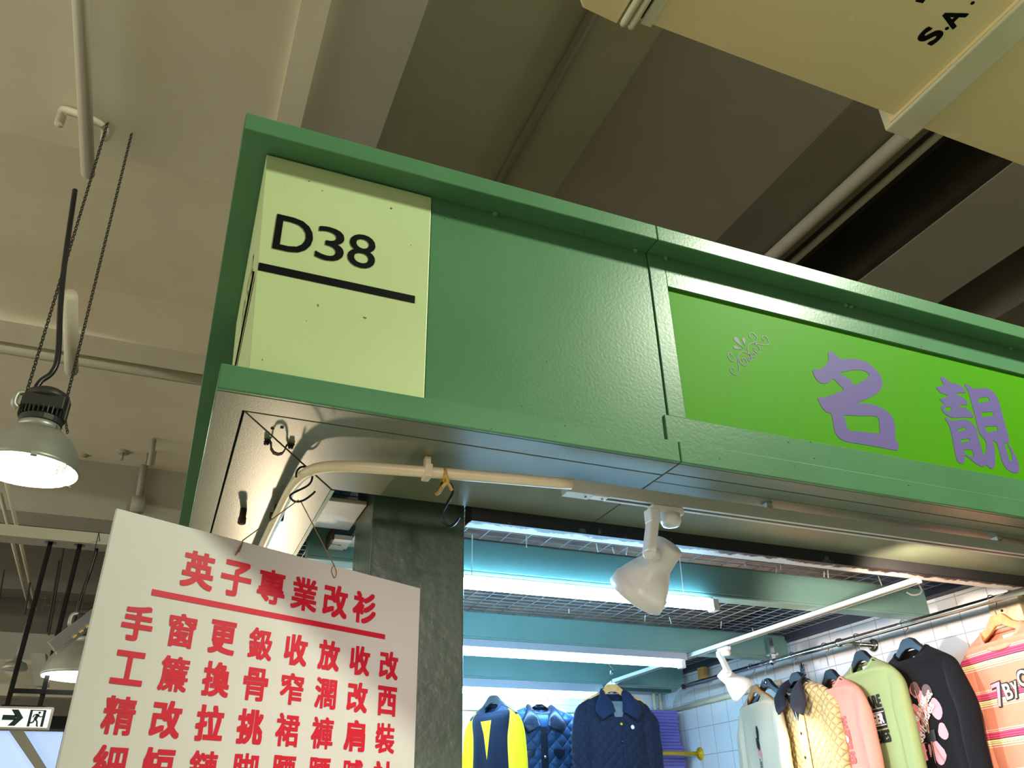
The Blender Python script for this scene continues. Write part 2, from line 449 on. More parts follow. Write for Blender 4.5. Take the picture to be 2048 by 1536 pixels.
# low soffit, pale band and window far left
sbox('ceiling_beam', M['ceilgrey'], -10, 0, 15.4, 15.7, 4.15, 4.62)
sbox('wall_left', M['ceilshade'], -14, 0, 17.5, 17.7, 3.35, 6)
sbox('trim_2', M['hallwall'], -10, 0, 13.6, 13.8, 3.42, 3.9)
a = at(-60, 1460, 'y', 13.9); b = at(200, 1560, 'y', 13.9)
sbox('window_1', M['skypane'], -3.6, -1.1, 13.9, 13.95, 2.0, at(40, 1462, 'y', 13.9).z)
q0 = at(35, 1460, 'y', 13.7); q1 = at(95, 1560, 'y', 13.7)
mb = MB(); mb.obox(q0, q1, .05, .22, (0, 1, 0)) if False else mb.prism([at(17, 1460, 'y', 13.8), at(46, 1460, 'y', 13.8), at(108, 1560, 'y', 13.8), at(86, 1560, 'y', 13.8)], (0, .08, 0))
tag(mb.build('window_brace', M['ceilgrey']), 'slanting grey metal brace across the bright window below the exit sign', 'brace')
sbox('trim_3', M['dark'], -3, .2, 13.7, 13.88, at(120, 1458, 'y', 13.7).z, at(120, 1432, 'y', 13.7).z)

# ================================================================ stall structure
Z0 = 2.396
XR = 4.3           # fascia runs out of frame to the right
sbox('floor', M['shopfloor'], .4, 4.3, 2.1, 4.75, 0, .06)
wr = sbox('wall_right', M['tiles'], 3.02, 3.14, 2.16, 4.83, .06, 2.445)
wb = sbox('wall_back', M['tiles'], .3, 3.02, 4.71, 4.83, .06, 2.36)
struct(MB().box(2.965, 3.14, 2.16, 4.83, 2.445, 2.62).build('trim_wall_plate', M['navyband']))
struct(MB().box(.3, 3.02, 4.6, 4.83, 2.36, 2.62).build('trim_wall_plate', M['teal']))
sbox('ceiling', M['loft'], .36, 3.14, 2.16, 4.83, 2.64, 2.68)
sbox('roof', M['roof'], .06, XR, 1.66, 4.83, 3.0, 3.04)
sbox('wall_right', M['roof'], 3.14, 3.2, 2.3, 4.83, 0, 3.0)
# ceiling beams
beam_lab = ['green steel ceiling beam nearest the shop front', 'second green steel ceiling beam behind the front tube light', 'rear green steel ceiling beam near the tiled back wall']
for k, (y, x1) in enumerate([(2.465, 2.93), (3.41, 2.975), (4.36, 2.965)]):
    mb = MB()
    mb.box(.36, x1, y, y + .05, 2.362, 2.47); mb.box(.36, x1, y, y + .075, 2.352, 2.364)
    o = mb.build('ceiling_beam', M['teal'], bevel=.004); struct(o)
# wire mesh
mb = MB()
y = 2.2
x = .4
while x < 2.96:
    mb.box(x - .0012, x + .0012, 2.16, 4.7, 2.472, 2.4744); x += .075
y = 2.18
while y < 4.7:
    mb.box(.38, 2.97, y - .0012, y + .0012, 2.4746, 2.477); y += .05
tag(mb.build('wire_mesh', M['mesh']), 'galvanised wire mesh panels laid over the green ceiling beams', 'wire mesh')
# plastic tie ends hanging off the mesh
random.seed(4)
for k in range(16):
    x = random.uniform(.9, 2.7); y = random.choice([2.38, 2.40, 3.25, 3.32])
    tag(MB().tube([(x, y, 2.474), (x + random.uniform(-.01, .01), y, 2.474 - random.uniform(.015, .045))], .0022, 5).build('cable_tie', M['white']),
        'white cable tie end hanging from the ceiling mesh', 'cable tie', 'white cable ties on the ceiling mesh')

# column
mb = MB()
mb.box(.464, .727, 2.055, 2.28, 0, 2.54)
struct(mb.build('column', M['column'], bevel=.006))
struct(MB().box(.727, .745, 2.13, 2.26, 0, 2.40).build('trim_4', M['rustpaint']))
# shutter slot behind the soffit: dark pocket, rear cream angle
sbox('trim_5', M['dark'], .335, XR, 1.99, 2.3, 2.56, 2.6)
struct(MB().box(.727, XR, 1.9965, 2.054, 2.3608, 2.55).build('trim_6', M['rustblack']))
struct(MB().box(.727, XR, 1.998, 2.0545, 2.358, 2.3607).build('trim_6', M['rustedge']))
# left hand shutter box seen through the gap beside the column
sbox('trim_7', M['dark'], .335, .47, 2.0, 4.7, 2.56, 2.58)
sbox('trim_7', M['dark'], .335, .45, 1.99, 2.0, Z0 + .006, 2.56)
struct(MB().box(.345, .462, 2.13, 2.36, Z0 + .02, Z0 + .032).build('trim_8', M['shutter'], bevel=.002))
struct(MB().box(.335, .345, 1.998, 4.7, Z0 - .002, 2.56).build('trim_8', M['green']))
struct(MB().box(.42, .475, 2.36, 4.6, Z0 - .01, Z0 + .004).build('trim_9', M['rustpaint']))
struct(MB().box(.413, .42, 2.36, 4.6, Z0 - .012, Z0 + .03).build('trim_9', M['rust']))
sbox('trim_10', M['shutter'], .48, .62, 2.262, 4.6, 2.40, 2.42)

# ================================================================ fascia
fas = thing('shop_fascia', (.01, 1.5, 2.4), 'green painted timber fascia and canopy around the shop front', 'shop fascia')
yF, yP, yL = 1.5, 1.563, 1.53
zt0, zt1 = 3.0745, 3.128
JX = 1.108
MB().box(JX + .001, XR, yF, yP + .03, zt0, zt1).build('top_rail', M['green'], fas, bevel=.003)
MB().prism([(-.034, yF, zt0), (JX - .001, yF, zt0), (JX - .001, yP + .03, zt0), (.06, yP + .03, zt0), (.06, 4.75, zt0), (-.034, 4.75, zt0)], (0, 0, zt1 - zt0)).build('top_rail', M['green'], fas, bevel=.003)
for a, b in ((.011, JX - .001), (JX + .001, XR)):
    MB().box(a, b, yL, yL + .012, Z0, 2.454).build('lower_rail', M['green'], fas, bevel=.003)
MB().box(.011, .055, yL + .0125, 4.75, 2.41, 2.454).build('lower_rail', M['green'], fas, bevel=.003)
# backing and panel boards
MB().box(.4535, XR, yP + .018, yP + .09, 2.43, zt0).build('backing_board', M['green'], fas)
MB().box(.055, XR, yL + .0125, yP + .012, 2.43, 2.454).build('backing_board', M['green'], fas)
MB().box(.075, .15, 2.352, 4.75, 2.43, zt0).build('backing_board', M['green'], fas)
MB().box(.4535, 1.106, yP, yP + .012, 2.454, zt0).build('panel', M['green'], fas, bevel=.0015)
fx0, fx1, fz0, fz1 = 1.163, 2.95, 2.54, 2.966
mb = MB()
mb.box(1.109, fx0, yP - .004, yP + .012, fz0, zt0); mb.box(fx0, XR, yP - .004, yP + .012, fz1, zt0)
mb.build('sign_surround', M['green'], fas, bevel=.0015)
MB().box(1.095, XR, yP - .006, yP + .012, 2.454, fz0).build('sign_surround', M['green'], fas, bevel=.0015)
# sealant beads under the top rail
for px, py in ((990, 430), (1270, 503), (1330, 516), (1690, 612), (1700, 614), (2020, 700)):
    q = at(px, py, 'y', yP)
    MB().lathe([(.001, -.008), (.008, -.004), (.009, .002), (.004, .006)], 8, (q.x, yP - .003, zt0 - .004), (1, .2, .1)).build('sealant_bead', M['bead'], fas, smooth=True)
# soffit boards with open mitred joints over a dark backing
MB().box(.02, XR, yL + .02, 1.99, Z0 + .012, Z0 + .02).build('soffit_backing', M['dark'], fas)
MB().box(.02, .33, 1.99, 4.7, Z0 + .012, Z0 + .02).build('soffit_backing', M['dark'], fas)
def board(pts, nm='soffit_board'):
    return MB().prism([(x, y, Z0) for x, y in pts], (0, 0, .012)).build(nm, M['soffit'], fas, bevel=.001)
g = .0022
board([(.013, yL + .0125), (JX - g, yL + .0125), (JX - g, 1.617 - g), (.0725 - g, 1.617 - g), (.0725 - g, 4.7), (.013, 4.7)], 'soffit_edge')
board([(JX + g, yL + .0125), (XR, yL + .0125), (XR, 1.60), (JX + g, 1.60)], 'soffit_edge')
board([(JX + g, 1.60 + 2 * g), (XR, 1.60 + 2 * g), (XR, 1.66), (JX + g, 1.66)])
board([(.078, 1.617 + g), (JX - g, 1.617 + g), (JX - g, 1.995), (.3385, 1.995)])
board([(.0725 + g, 1.62), (.335, 1.9985), (.335, 4.7), (.0725 + g, 4.7)])
board([(JX + g, 1.66 + g), (XR, 1.66 + g), (XR, 1.995), (JX + g, 1.995)])

# number box
num = thing('number_box', (.25, 1.55, 2.47), 'pale green box on the fascia corner painted D38', 'number sign')
zb0, zb1 = 2.456, 3.068
mb = MB()
bl, tl = .067, .029
mb.raw([(bl, yP - .004, zb0), (.4515, yP - .004, zb0), (.4515, yP - .004, zb1), (tl, yP - .004, zb1),
        (bl + .01, 2.35, zb0), (.4515, yP + .012, zb0), (.4515, yP + .012, zb1), (tl + .012, 2.35, zb1)],
       [(0, 1, 2, 3), (4, 0, 3, 7), (0, 4, 5, 1), (3, 2, 6, 7), (1, 5, 6, 2), (4, 7, 6, 5)])
mb.build('box', M['lime'], num, bevel=.002)
uX, uZ = (1, 0, 0), (0, 0, 1)
mb = MB()
yy = yP - .0055
for ch, pa, pb in (('D', (553, 436), (622, 508)), ('3', (636, 455), (690, 522)), ('8', (697, 470), (750, 537))):
    qa = at(pa[0], pa[1], 'y', yy); qb = at(pb[0], pb[1], 'y', yy)
cD = at(588, 470, 'y', yy); c3 = at(661, 488, 'y', yy); c8 = at(724, 502, 'y', yy)
put_text(mb, 'D', cD, uX, uZ, width=.086, height=.1, copies=.0012)
put_text(mb, '3', c3, uX, uZ, width=.066, height=.099, copies=.0004)
put_text(mb, '8', c8, uX, uZ, width=.066, height=.1, copies=.0004)
mb.build('lettering', M['black'], num)
qa = at(517, 532, 'y', yy); qb = at(830, 599, 'y', yy)
MB().obox((qa.x, yy + .0006, qa.z), (qb.x, yy + .0006, qb.z), .0008, .021).build('underline', M['black'], num)
# matching marks on the narrow left side
mb = MB()
dS = Vector((.012, .79, 0)).normalized()
def side(y, z): 
    t = (z - zb0) / (zb1 - zb0); return Vector((bl + (tl - bl) * t + .011 * (y - yP) / .79 - .0045, y, z))
put_text(mb, 'D38', side(1.85, 2.84), -dS, uZ, width=.29, height=.1, latin=True)
a = side(1.6, 2.735); b = side(2.05, 2.735)
mb.build('lettering', M['black'], num)
MB().obox(a, b, .004, .02).build('underline', M['black'], num)

# shop sign
sign = thing('shop_sign', (2, 1.578, 2.54), 'bright green shop sign with two purple brush characters', 'sign')
yS = yP + .006
MB().box(fx0 - .004, XR, yS, yS + .005, fz0 - .004, fz1 + .004).build('panel', M['signgreen'], sign)
yT = yS - .0008
def sg(s, ox, oy):
    return lambda p: at(ox + p[0] * s, oy + p[1] * s, 'y', yT)
s1 = 220 / 1408
ming = smooth_loop([(360, 160), (395, 152), (430, 165), (475, 205), (505, 238), (600, 238), (720, 248), (830, 275), (930, 340), (1010, 430), (1055, 525), (1050, 600), (990, 680), (880, 740), (775, 785), (728, 805), (860, 815), (990, 845), (1110, 910), (1190, 1000), (1218, 1110), (1222, 1270), (1262, 1330), (1255, 1390), (1215, 1410), (1000, 1370), (800, 1335), (600, 1300), (500, 1250), (448, 1170), (425, 1060), (405, 960), (385, 935), (330, 915), (270, 840), (228, 750), (245, 735), (310, 735), (430, 690), (555, 635), (500, 570), (428, 500), (370, 540), (310, 558), (240, 535), (190, 470), (165, 400), (185, 372), (250, 375), (320, 330), (362, 270), (365, 210)])
mh = [smooth_loop([(500, 424), (600, 400), (700, 382), (800, 388), (870, 420), (882, 460), (850, 495), (770, 540), (695, 575), (650, 520), (580, 465)]),
      [(566, 962), (640, 966), (760, 970), (900, 970), (975, 978), (1008, 1005), (1018, 1100), (1024, 1195), (900, 1185), (760, 1170), (660, 1163), (620, 1145), (600, 1110), (585, 1050)]]
vs, fs = filled(ming, mh, sg(s1, 1600, 680)); MB().raw(vs, fs).build('character', M['purple'], sign)
s2 = 198 / 1382
P = sg(s2, 1850, 740)
top = smooth_loop([(218, 100), (255, 98), (310, 135), (365, 178), (440, 190), (510, 225), (555, 275), (570, 310), (530, 320), (470, 320), (435, 325), (440, 345), (510, 370), (570, 420), (595, 475), (570, 488), (510, 488), (485, 500), (490, 515), (560, 530), (620, 570), (665, 620), (675, 660), (600, 664), (500, 662), (420, 668), (350, 655), (290, 620), (240, 565), (225, 520), (240, 490), (268, 472), (235, 440), (210, 405), (240, 392), (290, 385), (318, 362), (305, 345), (250, 330), (195, 295), (158, 245), (180, 232), (230, 220), (260, 205), (240, 160)])
th = [smooth_loop([(270, 540), (290, 518), (340, 512), (368, 530), (365, 560), (340, 577), (300, 577), (275, 560)])]
vs, fs = filled(top, th, P); mb = MB().raw(vs, fs)
low = smooth_loop([(275, 672), (310, 668), (345, 690), (375, 710), (430, 702), (510, 690), (590, 700), (660, 745), (715, 810), (740, 900), (770, 1020), (800, 1130), (825, 1195), (850, 1130), (858, 1060), (845, 990), (800, 930), (760, 880), (730, 780), (700, 650), (660, 500), (620, 350), (590, 270), (550, 205), (590, 200), (630, 225), (680, 262), (760, 255), (850, 252), (930, 290), (1000, 370), (1045, 480), (1085, 640), (1130, 800), (1170, 950), (1165, 1020), (1112, 1020), (1125, 1080), (1150, 1170), (1175, 1260), (1205, 1270), (1218, 1240), (1205, 1150), (1160, 1050), (1175, 1040), (1230, 1130), (1285, 1240), (1318, 1350), (1305, 1425), (1260, 1438), (1180, 1410), (1110, 1340), (1065, 1240), (1035, 1120), (1000, 1020), (955, 985), (948, 1000), (975, 1090), (980, 1200), (975, 1320), (950, 1375), (910, 1372), (855, 1328), (825, 1350), (760, 1335), (690, 1290), (620, 1230), (555, 1195), (555, 1270), (530, 1305), (480, 1298), (440, 1240), (415, 1130), (390, 1000), (360, 850), (325, 750)], 4)
lh = [[(735, 395), (860, 375), (885, 385), (905, 435), (850, 440), (800, 450), (752, 470)], [(785, 590), (948, 582), (962, 640), (900, 645), (850, 650), (805, 666)], [(840, 788), (1005, 785), (1018, 855), (960, 850), (925, 862), (890, 872), (862, 862)],
      [(458, 825), (540, 800), (570, 803), (582, 835), (530, 842), (472, 865)], [(495, 972), (615, 955), (628, 990), (570, 1000), (505, 1020)], [(530, 1115), (655, 1112), (668, 1150), (682, 1208), (620, 1200), (560, 1170)]]
vs, fs = filled(low, lh, P); mb.raw(vs, fs)
mb.build('character', M['purple'], sign)
# scroll flourish
s3 = 120 / 1676
F = sg(s3, 1440, 650)
mb = MB()
def stroke(pts, wd):
    pp = smooth_path([(x, y, 0) for x, y in pts], 5)
    for i in range(len(pp) - 1):
        a, b = pp[i], pp[i + 1]; d = (b - a); n = Vector((-d.y, d.x, 0)).normalized() * wd / 2
        mb.raw([F(a + n), F(a - n), F(b - n * 1), F(b + n * 1)], [(0, 1, 2, 3)])
for st in ([(905, 375), (850, 355), (815, 290), (840, 230), (900, 220), (970, 270), (1030, 350), (1030, 430), (980, 470), (900, 495), (820, 540), (775, 610), (775, 700), (800, 780), (850, 850), (885, 920), (880, 980), (840, 1005), (790, 970), (770, 910), (800, 890), (825, 930)],
           [(1240, 430), (1190, 390), (1175, 340), (1215, 305), (1290, 330), (1345, 410), (1365, 490), (1320, 545), (1220, 555), (1100, 530), (990, 510), (900, 500)],
           [(950, 500), (1040, 560), (1100, 640), (1120, 710), (1090, 770), (1040, 775), (980, 730), (945, 670), (950, 630), (1000, 660)],
           [(810, 800), (890, 870), (950, 895), (990, 860), (970, 800), (920, 775), (900, 800), (930, 820)],
           [(375, 875), (330, 840), (290, 780), (240, 790), (220, 850), (250, 920), (310, 990), (390, 1020), (440, 990), (480, 900), (530, 810), (600, 755), (680, 750), (760, 785), (830, 830)],
           [(400, 1250), (350, 1190), (300, 1190), (280, 1230), (310, 1300), (370, 1365), (440, 1390), (500, 1360), (530, 1280), (525, 1150), (505, 1000), (490, 900)],
           [(520, 880), (540, 980), (600, 1080), (680, 1130), (740, 1110), (760, 1050), (730, 980), (680, 935), (630, 930), (620, 970), (655, 1010)]):
    stroke(st, 24)
for a, b, c in (((400, 340), (680, 680), 60), ((650, 350), (705, 610), 50), ((380, 605), (630, 690), 50)):
    ax, ay = a; bx, by = b; L_ = math.hypot(bx - ax, by - ay); ux, uy = (bx - ax) / L_, (by - ay) / L_
    lp = [(ax + ux * L_ * t - uy * wv * c, ay + uy * L_ * t + ux * wv * c) for t, wv in ((0, 0), (.06, .7), (.2, .95), (.4, .7), (.7, .2), (1, 0), (.7, -.2), (.4, -.7), (.2, -.95), (.06, -.7))]
    mb.raw([F(p) for p in lp], [tuple(range(len(lp)))])
mb.build('flourish', M['flourish'], sign)

# ================================================================ hanging price board
hk = CAM + (Vector((.2425, 1.8933, 2.3175)) - CAM) * .965     # where the strings meet the hook
th = math.atan2(.679, 1.317)
bu = Vector((math.cos(th), math.sin(th), 0)); bn = Vector((-math.sin(th), math.cos(th), 0)); bz = Vector((0, 0, 1))
def onb(px, py, off=0.0):
    d = ray(px, py); t = ((hk - bn * off - CAM) @ bn if False else (hk - bn * off - CAM).dot(bn)) / d.dot(bn)
    return CAM + d * t
bd = thing('hanging_board', hk + Vector((0, 0, -.14)), 'white hanging board with red Chinese lettering for clothing alterations', 'sign board')
c = [onb(234, 1018), onb(841, 1176)]
zt = 1.6 + .5825 * .965
u0 = (c[0] - hk).dot(bu); u1 = (c[1] - hk).dot(bu)
def B(u, z, off=0): return Vector((hk.x, hk.y, 0)) + bu * u - bn * off + bz * z
zb = 1.15
KB = .965
MB().prism([B(u0, zb), B(u1, zb), B(u1, zt), B(u0, zt)], bn * .007).build('panel', M['board'], bd, bevel=.0012)
OFF = .0008
def bput(mb, ch, px, py, wd, ht):
    put_text(mb, ch, onb(px, py, OFF), bu, bz, width=wd, height=ht, copies=.0021)
DENSE = '專業窗簾鈒骨窄濶裙褲裝精細鏈鍊脚腰膊'
mb = MB()
for k, ch in enumerate('英子專業改衫'):
    put_text(mb, ch, B((-.2262 + .0907 * k) * KB, 1.6 + .4975 * KB, OFF), bu, bz, width=.069 * KB, height=.072 * KB, copies=.0019 if ch in DENSE else .0025)
mb.build('title_lettering', M['red'], bd)
a = onb(304, 1184, OFF); b = onb(770, 1274, OFF)
MB().obox(a, b, .0008, .0115).build('underline', M['red'], bd)
cols = ['手工精細', '窗簾改短', '更換拉鏈', '鈒骨挑脚', '收窄裙腰', '放濶褲腰', '收改肩膊', '改西裝袖']
mb = MB()
for k, cs in enumerate(cols):
    for r, ch in enumerate(cs):
        z = 1.6 + (.3715 - .083 * r) * KB
        put_text(mb, ch, B((-.3325 + .0928 * k) * KB, z, OFF), bu, bz, width=.057 * KB, height=(.0625 if ch != '工' else .056) * KB, copies=.0016 if ch in DENSE else .0023)
mb.build('body_lettering', M['red'], bd)
# strings tied round the hook: part of the board they carry
kL = onb(485, 1085, .002); kR = onb(668, 1130, .002)
top = hk + Vector((0, 0, .0))
mb = MB()
mb.tube([top, B((kL - hk).dot(bu), zt + .001, .001), kL, kL + Vector((-.004, 0, -.022))], .0013, 5)
mb.tube([top + Vector((.004, 0, 0)), B((kR - hk).dot(bu), zt + .001, .001), kR], .0013, 5)
mb.build('string', M['string'], bd)
MB().tube(smooth_path([kR, kR + bu * -.006 + bz * -.014, kR + bu * .004 + bz * -.03 - bn * .001, kR + bu * .009 + bz * -.016, kR], 5), .001, 5).build('knot', M['string'], bd)
MB().tube(smooth_path([kL, kL + bu * -.009 + bz * -.018 - bn * .002, kL + bu * -.012 + bz * -.03, kL + bu * -.003 + bz * -.014, kL], 5), .0014, 5).build('knot', M['string'], bd)

# ================================================================ conduit and hooks under the soffit
zc = 2.3575
cpts = [(.87, 1.668, zc), (.565, 1.707, zc), (.424, 1.727, zc), (.34, 1.741, zc), (.285, 1.762, zc), (.25, 1.80, zc), (.233, 1.86, zc), (.226, 1.95, zc), (.224, 2.1, zc), (.222, 2.5, zc), (.222, 4.0, zc)]
cd_ = thing('conduit_pipe', (.3, 1.76, zc), 'bent cream plastic conduit running round the canopy corner under the soffit', 'conduit')
MB().tube(smooth_path(cpts, 6), .0135, 14).build('pipe', M['cream'], cd_, smooth=True)
for q, d in (((.51, 1.7155), 'x'), ((.224, 2.16), 'y')):
    mb = MB()
    if d == 'x':
        mb.box(q[0] - .009, q[0] + .009, q[1] - .019, q[1] + .019, zc - .017, zc + .016); mb.box(q[0] - .007, q[0] + .007, q[1] - .01, q[1] + .01, zc + .015, 2.396)
    else:
        mb.box(q[0] - .019, q[0] + .019, q[1] - .007, q[1] + .007, zc - .004, zc + .016); mb.box(q[0] - .01, q[0] + .01, q[1] - .007, q[1] + .007, zc + .015, 2.396)
    mb.build('clip', M['cream'] if d == 'x' else M['rust'], cd_, bevel=.002)

def s_hook(name, top, hgt, label, yaw=0, r=.0033, style='s'):
    """hook hanging from top (over the pipe)"""
    cx, sx = math.cos(yaw), math.sin(yaw)
    def Q(a, z): return Vector(top) + Vector((a * cx, a * sx, z))
    if style == 's':
        pts = [(-.012, -.018), (-.012, -.004), (0, .004), (.014, -.006), (.016, -.025), (.004, -.05), (-.008, -.075), (-.008, -.095), (.006, -.108), (.022, -.1), (.034, -.082)]
    else:
        pts = [(-.016, .0), (-.012, .014), (0, .018), (.012, .01), (.015, -.01), (.004, -.04), (-.006, -.052), (-.002, -.064), (.012, -.07), (.026, -.064), (.04, -.05)]
    return tag(MB().tube(smooth_path([Q(a, z * hgt) for a, z in pts], 5), r, 7).build(name, M['steelblack'], smooth=True), label, 'hook')
q = at(893, 965, 'y', 1.708)
s_hook('s_hook', q, 1.0, 'black S-hook hanging by a yellow tie from the cream conduit', 0.1)
# hook that carries the board, over the left run of the conduit
pcd = Vector((.241, 1.826, 2.3575))
hp = [pcd + Vector((-.019, -.004, -.012)), pcd + Vector((-.019, -.004, .004)), pcd + Vector((-.008, -.002, .0175)), pcd + Vector((.01, 0, .0165)), pcd + Vector((.019, .002, .0)), pcd + Vector((.012, .002, -.025)), hk + Vector((-.018, 0, .012)), hk + Vector((-.016, 0, .0)), hk + Vector((-.004, 0, -.005)), hk + Vector((.012, 0, .001)), hk + Vector((.028, 0, .016)), hk + Vector((.036, 0, .026))]
tag(MB().tube(smooth_path(hp, 5), .0026, 7).build('s_hook', M['steelblack'], smooth=True), 'black S-hook on the conduit bend holding the board string', 'hook')
# yellow tie
q2 = at(887, 952, 'y', 1.708)
mb = MB()
mb.tube([q2 + Vector((0, math.cos(a) * .0155, math.sin(a) * .0155)) if True else q2 for a in [k * 2 * PI / 14 for k in range(14)]], .004, 6, sx=1.0, closed=True)
mb.tube(smooth_path([q2 + Vector((0, -.015, -.002)), q2 + Vector((.006, -.016, -.02)), q2 + Vector((-.004, -.014, -.03)), q2 + Vector((-.014, -.014, -.048)), q2 + Vector((-.022, -.014, -.055))], 4), .0042, 6)
mb.tube(smooth_path([q2 + Vector((.002, -.016, -.018)), q2 + Vector((.01, -.015, -.028)), q2 + Vector((.018, -.014, -.04))], 4), .004, 6)
tag(mb.build('plastic_tie', M['tie'], smooth=True), 'yellow plastic strip knotted round the cream conduit above the hook', 'tie')
# saddle clamp
mid = Vector((.165, 1.747, 2.396))
ux = Vector((1, .06, 0)).normalized()
sp = [mid + ux * x + Vector((0, 0, z)) for x, z in ((-.032, -.003), (-.02, -.003), (-.0165, -.008), (-.015, -.02), (-.008, -.029), (.002, -.031), (.011, -.027), (.0155, -.018), (.017, -.008), (.021, -.003), (.034, -.003))]
mb = MB()
for a, b in zip(sp, sp[1:]): mb.obox(a, b + (b - a) * .12, .014, .0028, (b - a).cross(Vector((0, 1, 0))))
o = tag(mb.build('pipe_saddle', M['rust'], None, bevel=.0006), 'rusty empty pipe saddle clamp screwed under the canopy corner', 'clamp')
for x in (-.027, .028):
    q = mid + ux * x
    MB().lathe([(.0055, -.012), (.0062, -.008), (.0062, -.004), (.003, -.001)], 10, q).build('screw', M['steelblack'], o, smooth=True)
for (px, py) in ((545, 857), (564, 855)):
    q = at(px, py, 'z', 2.3955); tag(MB().lathe([(.004, -.0012), (.004, .001)], 10, q).build('screw_hole', M['dark']), 'left of two old screw holes above the saddle clamp' if px == 545 else 'right of two old screw holes above the saddle clamp', 'screw hole')
# rusty bolt stub
q = at(487, 1020, 'z', 2.392)
tag(MB().lathe([(.0095, -.04), (.011, -.037), (.0105, -.022), (.009, -.02), (.009, .003)], 12, q).build('bolt_stub', M['rust'], smooth=True), 'rusty bolt stub sticking down from the left soffit', 'bolt')

# ================================================================ lighting tracks and spotlights
tr = thing('lighting_track', (1.0, 1.745, 2.37), 'white lighting track along the front soffit in line with the conduit', 'lighting track')
ty = 1.728 - .048
mb = MB()
yt, zt_ = 1.700, 2.345
mb.box(.868, XR, yt - .018, yt + .018, zt_ + .003, zt_ + .034)
mb.box(.985, XR, yt - .018, yt - .006, zt_, zt_ + .003); mb.box(.985, XR, yt + .006, yt + .018, zt_, zt_ + .003)
mb.build('rail', M['trackwhite'], tr, bevel=.0012)
MB().box(.985, XR, yt - .0058, yt + .0058, zt_ + .0012, zt_ + .0029).build('slot', M['castgrey'], tr)
MB().box(.866, .94, yt - .0185, yt + .0185, zt_ - .0012, zt_ + .0345).build('end_feed', M['trackwhite'], tr, bevel=.0008)
MB().box(.942, .985, yt - .013, yt + .013, zt_ - .001, zt_ + .003).build('cover', M['white'], tr, bevel=.0008)
for x in (.925, .972):
    MB().lathe([(.003, -.003), (.003, .002)], 8, (x, yt, zt_)).build('screw', M['castgrey'], tr)
for x in (1.5, 2.4, 3.4):
    MB().box(x - .01, x + .01, yt - .012, yt + .012, zt_ + .03, 2.396).build('bracket', M['trackwhite'], tr)

def spotlight(name, base, elbow, head_top, head_dir, label, rail_dir, sc_=1.0, lens=False):
    """track spotlight: adapter on the rail, arm, swivel, bell-shaped head"""
    base = Vector(base); elbow = Vector(elbow); ht = Vector(head_top); hd = Vector(head_dir).normalized(); rd = Vector(rail_dir)
    t = thing(name, base, label, 'spotlight')
    mb = MB()
    side = rd.cross(Vector((0, 0, 1))).normalized()
    mb.obox(base - rd * .005 * sc_ + Vector((0, 0, -.01)), base + rd * .092 * sc_ + Vector((0, 0, -.01)), .03 * sc_, .02 * sc_)
    mb.build('adapter', M['white'], t, bevel=.004)
    mb = MB()
    c0 = base + rd * .055 * sc_ + Vector((0, 0, -.02 * sc_))
    mb.lathe([(.026 * sc_, 0), (.027 * sc_, -.02 * sc_), (.022 * sc_, -.03 * sc_), (.012 * sc_, -.032 * sc_)], 20, c0)
    mb.build('driver_cap', M['white'], t, smooth=True)
    mb = MB()
    mb.obox(base + Vector((0, 0, -.012)), base + Vector((0, 0, -.05 * sc_)), .036 * sc_, .03 * sc_, rd)
    mb.obox(base + Vector((0, 0, -.04 * sc_)), elbow, .034 * sc_, .024 * sc_, rd)
    mb.build('arm', M['white'], t, bevel=.004)
    MB().lathe([(.014 * sc_, -.03 * sc_), (.017 * sc_, -.026 * sc_), (.017 * sc_, .026 * sc_), (.014 * sc_, .03 * sc_)], 18, elbow + (ht + hd * .04 * sc_ - elbow) * .3, (ht + hd * .04 * sc_ - elbow).normalized()).build('swivel', M['white'], t, smooth=True)
    k = sc_
    prof = [(.032 * k, 0), (.0385 * k, .003 * k), (.04 * k, .008 * k), (.041 * k, .06 * k), (.043 * k, .068 * k), (.056 * k, .09 * k), (.069 * k, .12 * k), (.072 * k, .13 * k), (.0765 * k, .134 * k), (.078 * k, .168 * k), (.074 * k, .17 * k), (.07 * k, .165 * k), (.06 * k, .12 * k), (.01 * k, .09 * k)]
    h = MB().lathe(prof, 32, ht, hd).build('head', M['white'], t, smooth=True)
    if lens:
        MB().lathe([(.064 * k, .14 * k), (.064 * k, .145 * k), (.01 * k, .15 * k)], 24, ht, hd).build('lens', lens, h, smooth=True)
    o1 = hd.orthogonal().normalized(); o2 = hd.cross(o1)
    for a in range(0, 8):
        v = o1 * math.cos(a * PI / 4) + o2 * math.sin(a * PI / 4)
        for da in (-.22, .0, .22):
            vv = o1 * math.cos(a * PI / 4 + da) + o2 * math.sin(a * PI / 4 + da)
            r0, r1 = (.0505, .0655)
            p = ht + hd * (.08 * k) + vv * (r0 + .0003) * k; q = ht + hd * (.112 * k) + vv * (r1 + .0003) * k
            if a % 2 == 0: MB().obox(p, q, .0042 * k, .0022 * k, vv).build('vent_slot', M['steelblack'], h)
    q0 = ht - hd * .0008
    MB().lathe([(.006 * k, 0), (.006 * k, .002)], 10, q0 + o1 * .014 * k, hd).build('cable_entry', M['steelblack'], h)
    return t
# front spotlight: unlit side view
b0 = Vector((1.118, yt, zt_))
el = at(1298, 1106, 'y', yt + .0)
htp = at(1340, 1088, 'y', yt + .02)
hend = at(1274, 1186, 'y', yt + .13)
spotlight('spotlight', b0, el, htp, hend - htp, 'white bell-shaped track spotlight hanging from the front track', (1, 0, 0), 1.0)

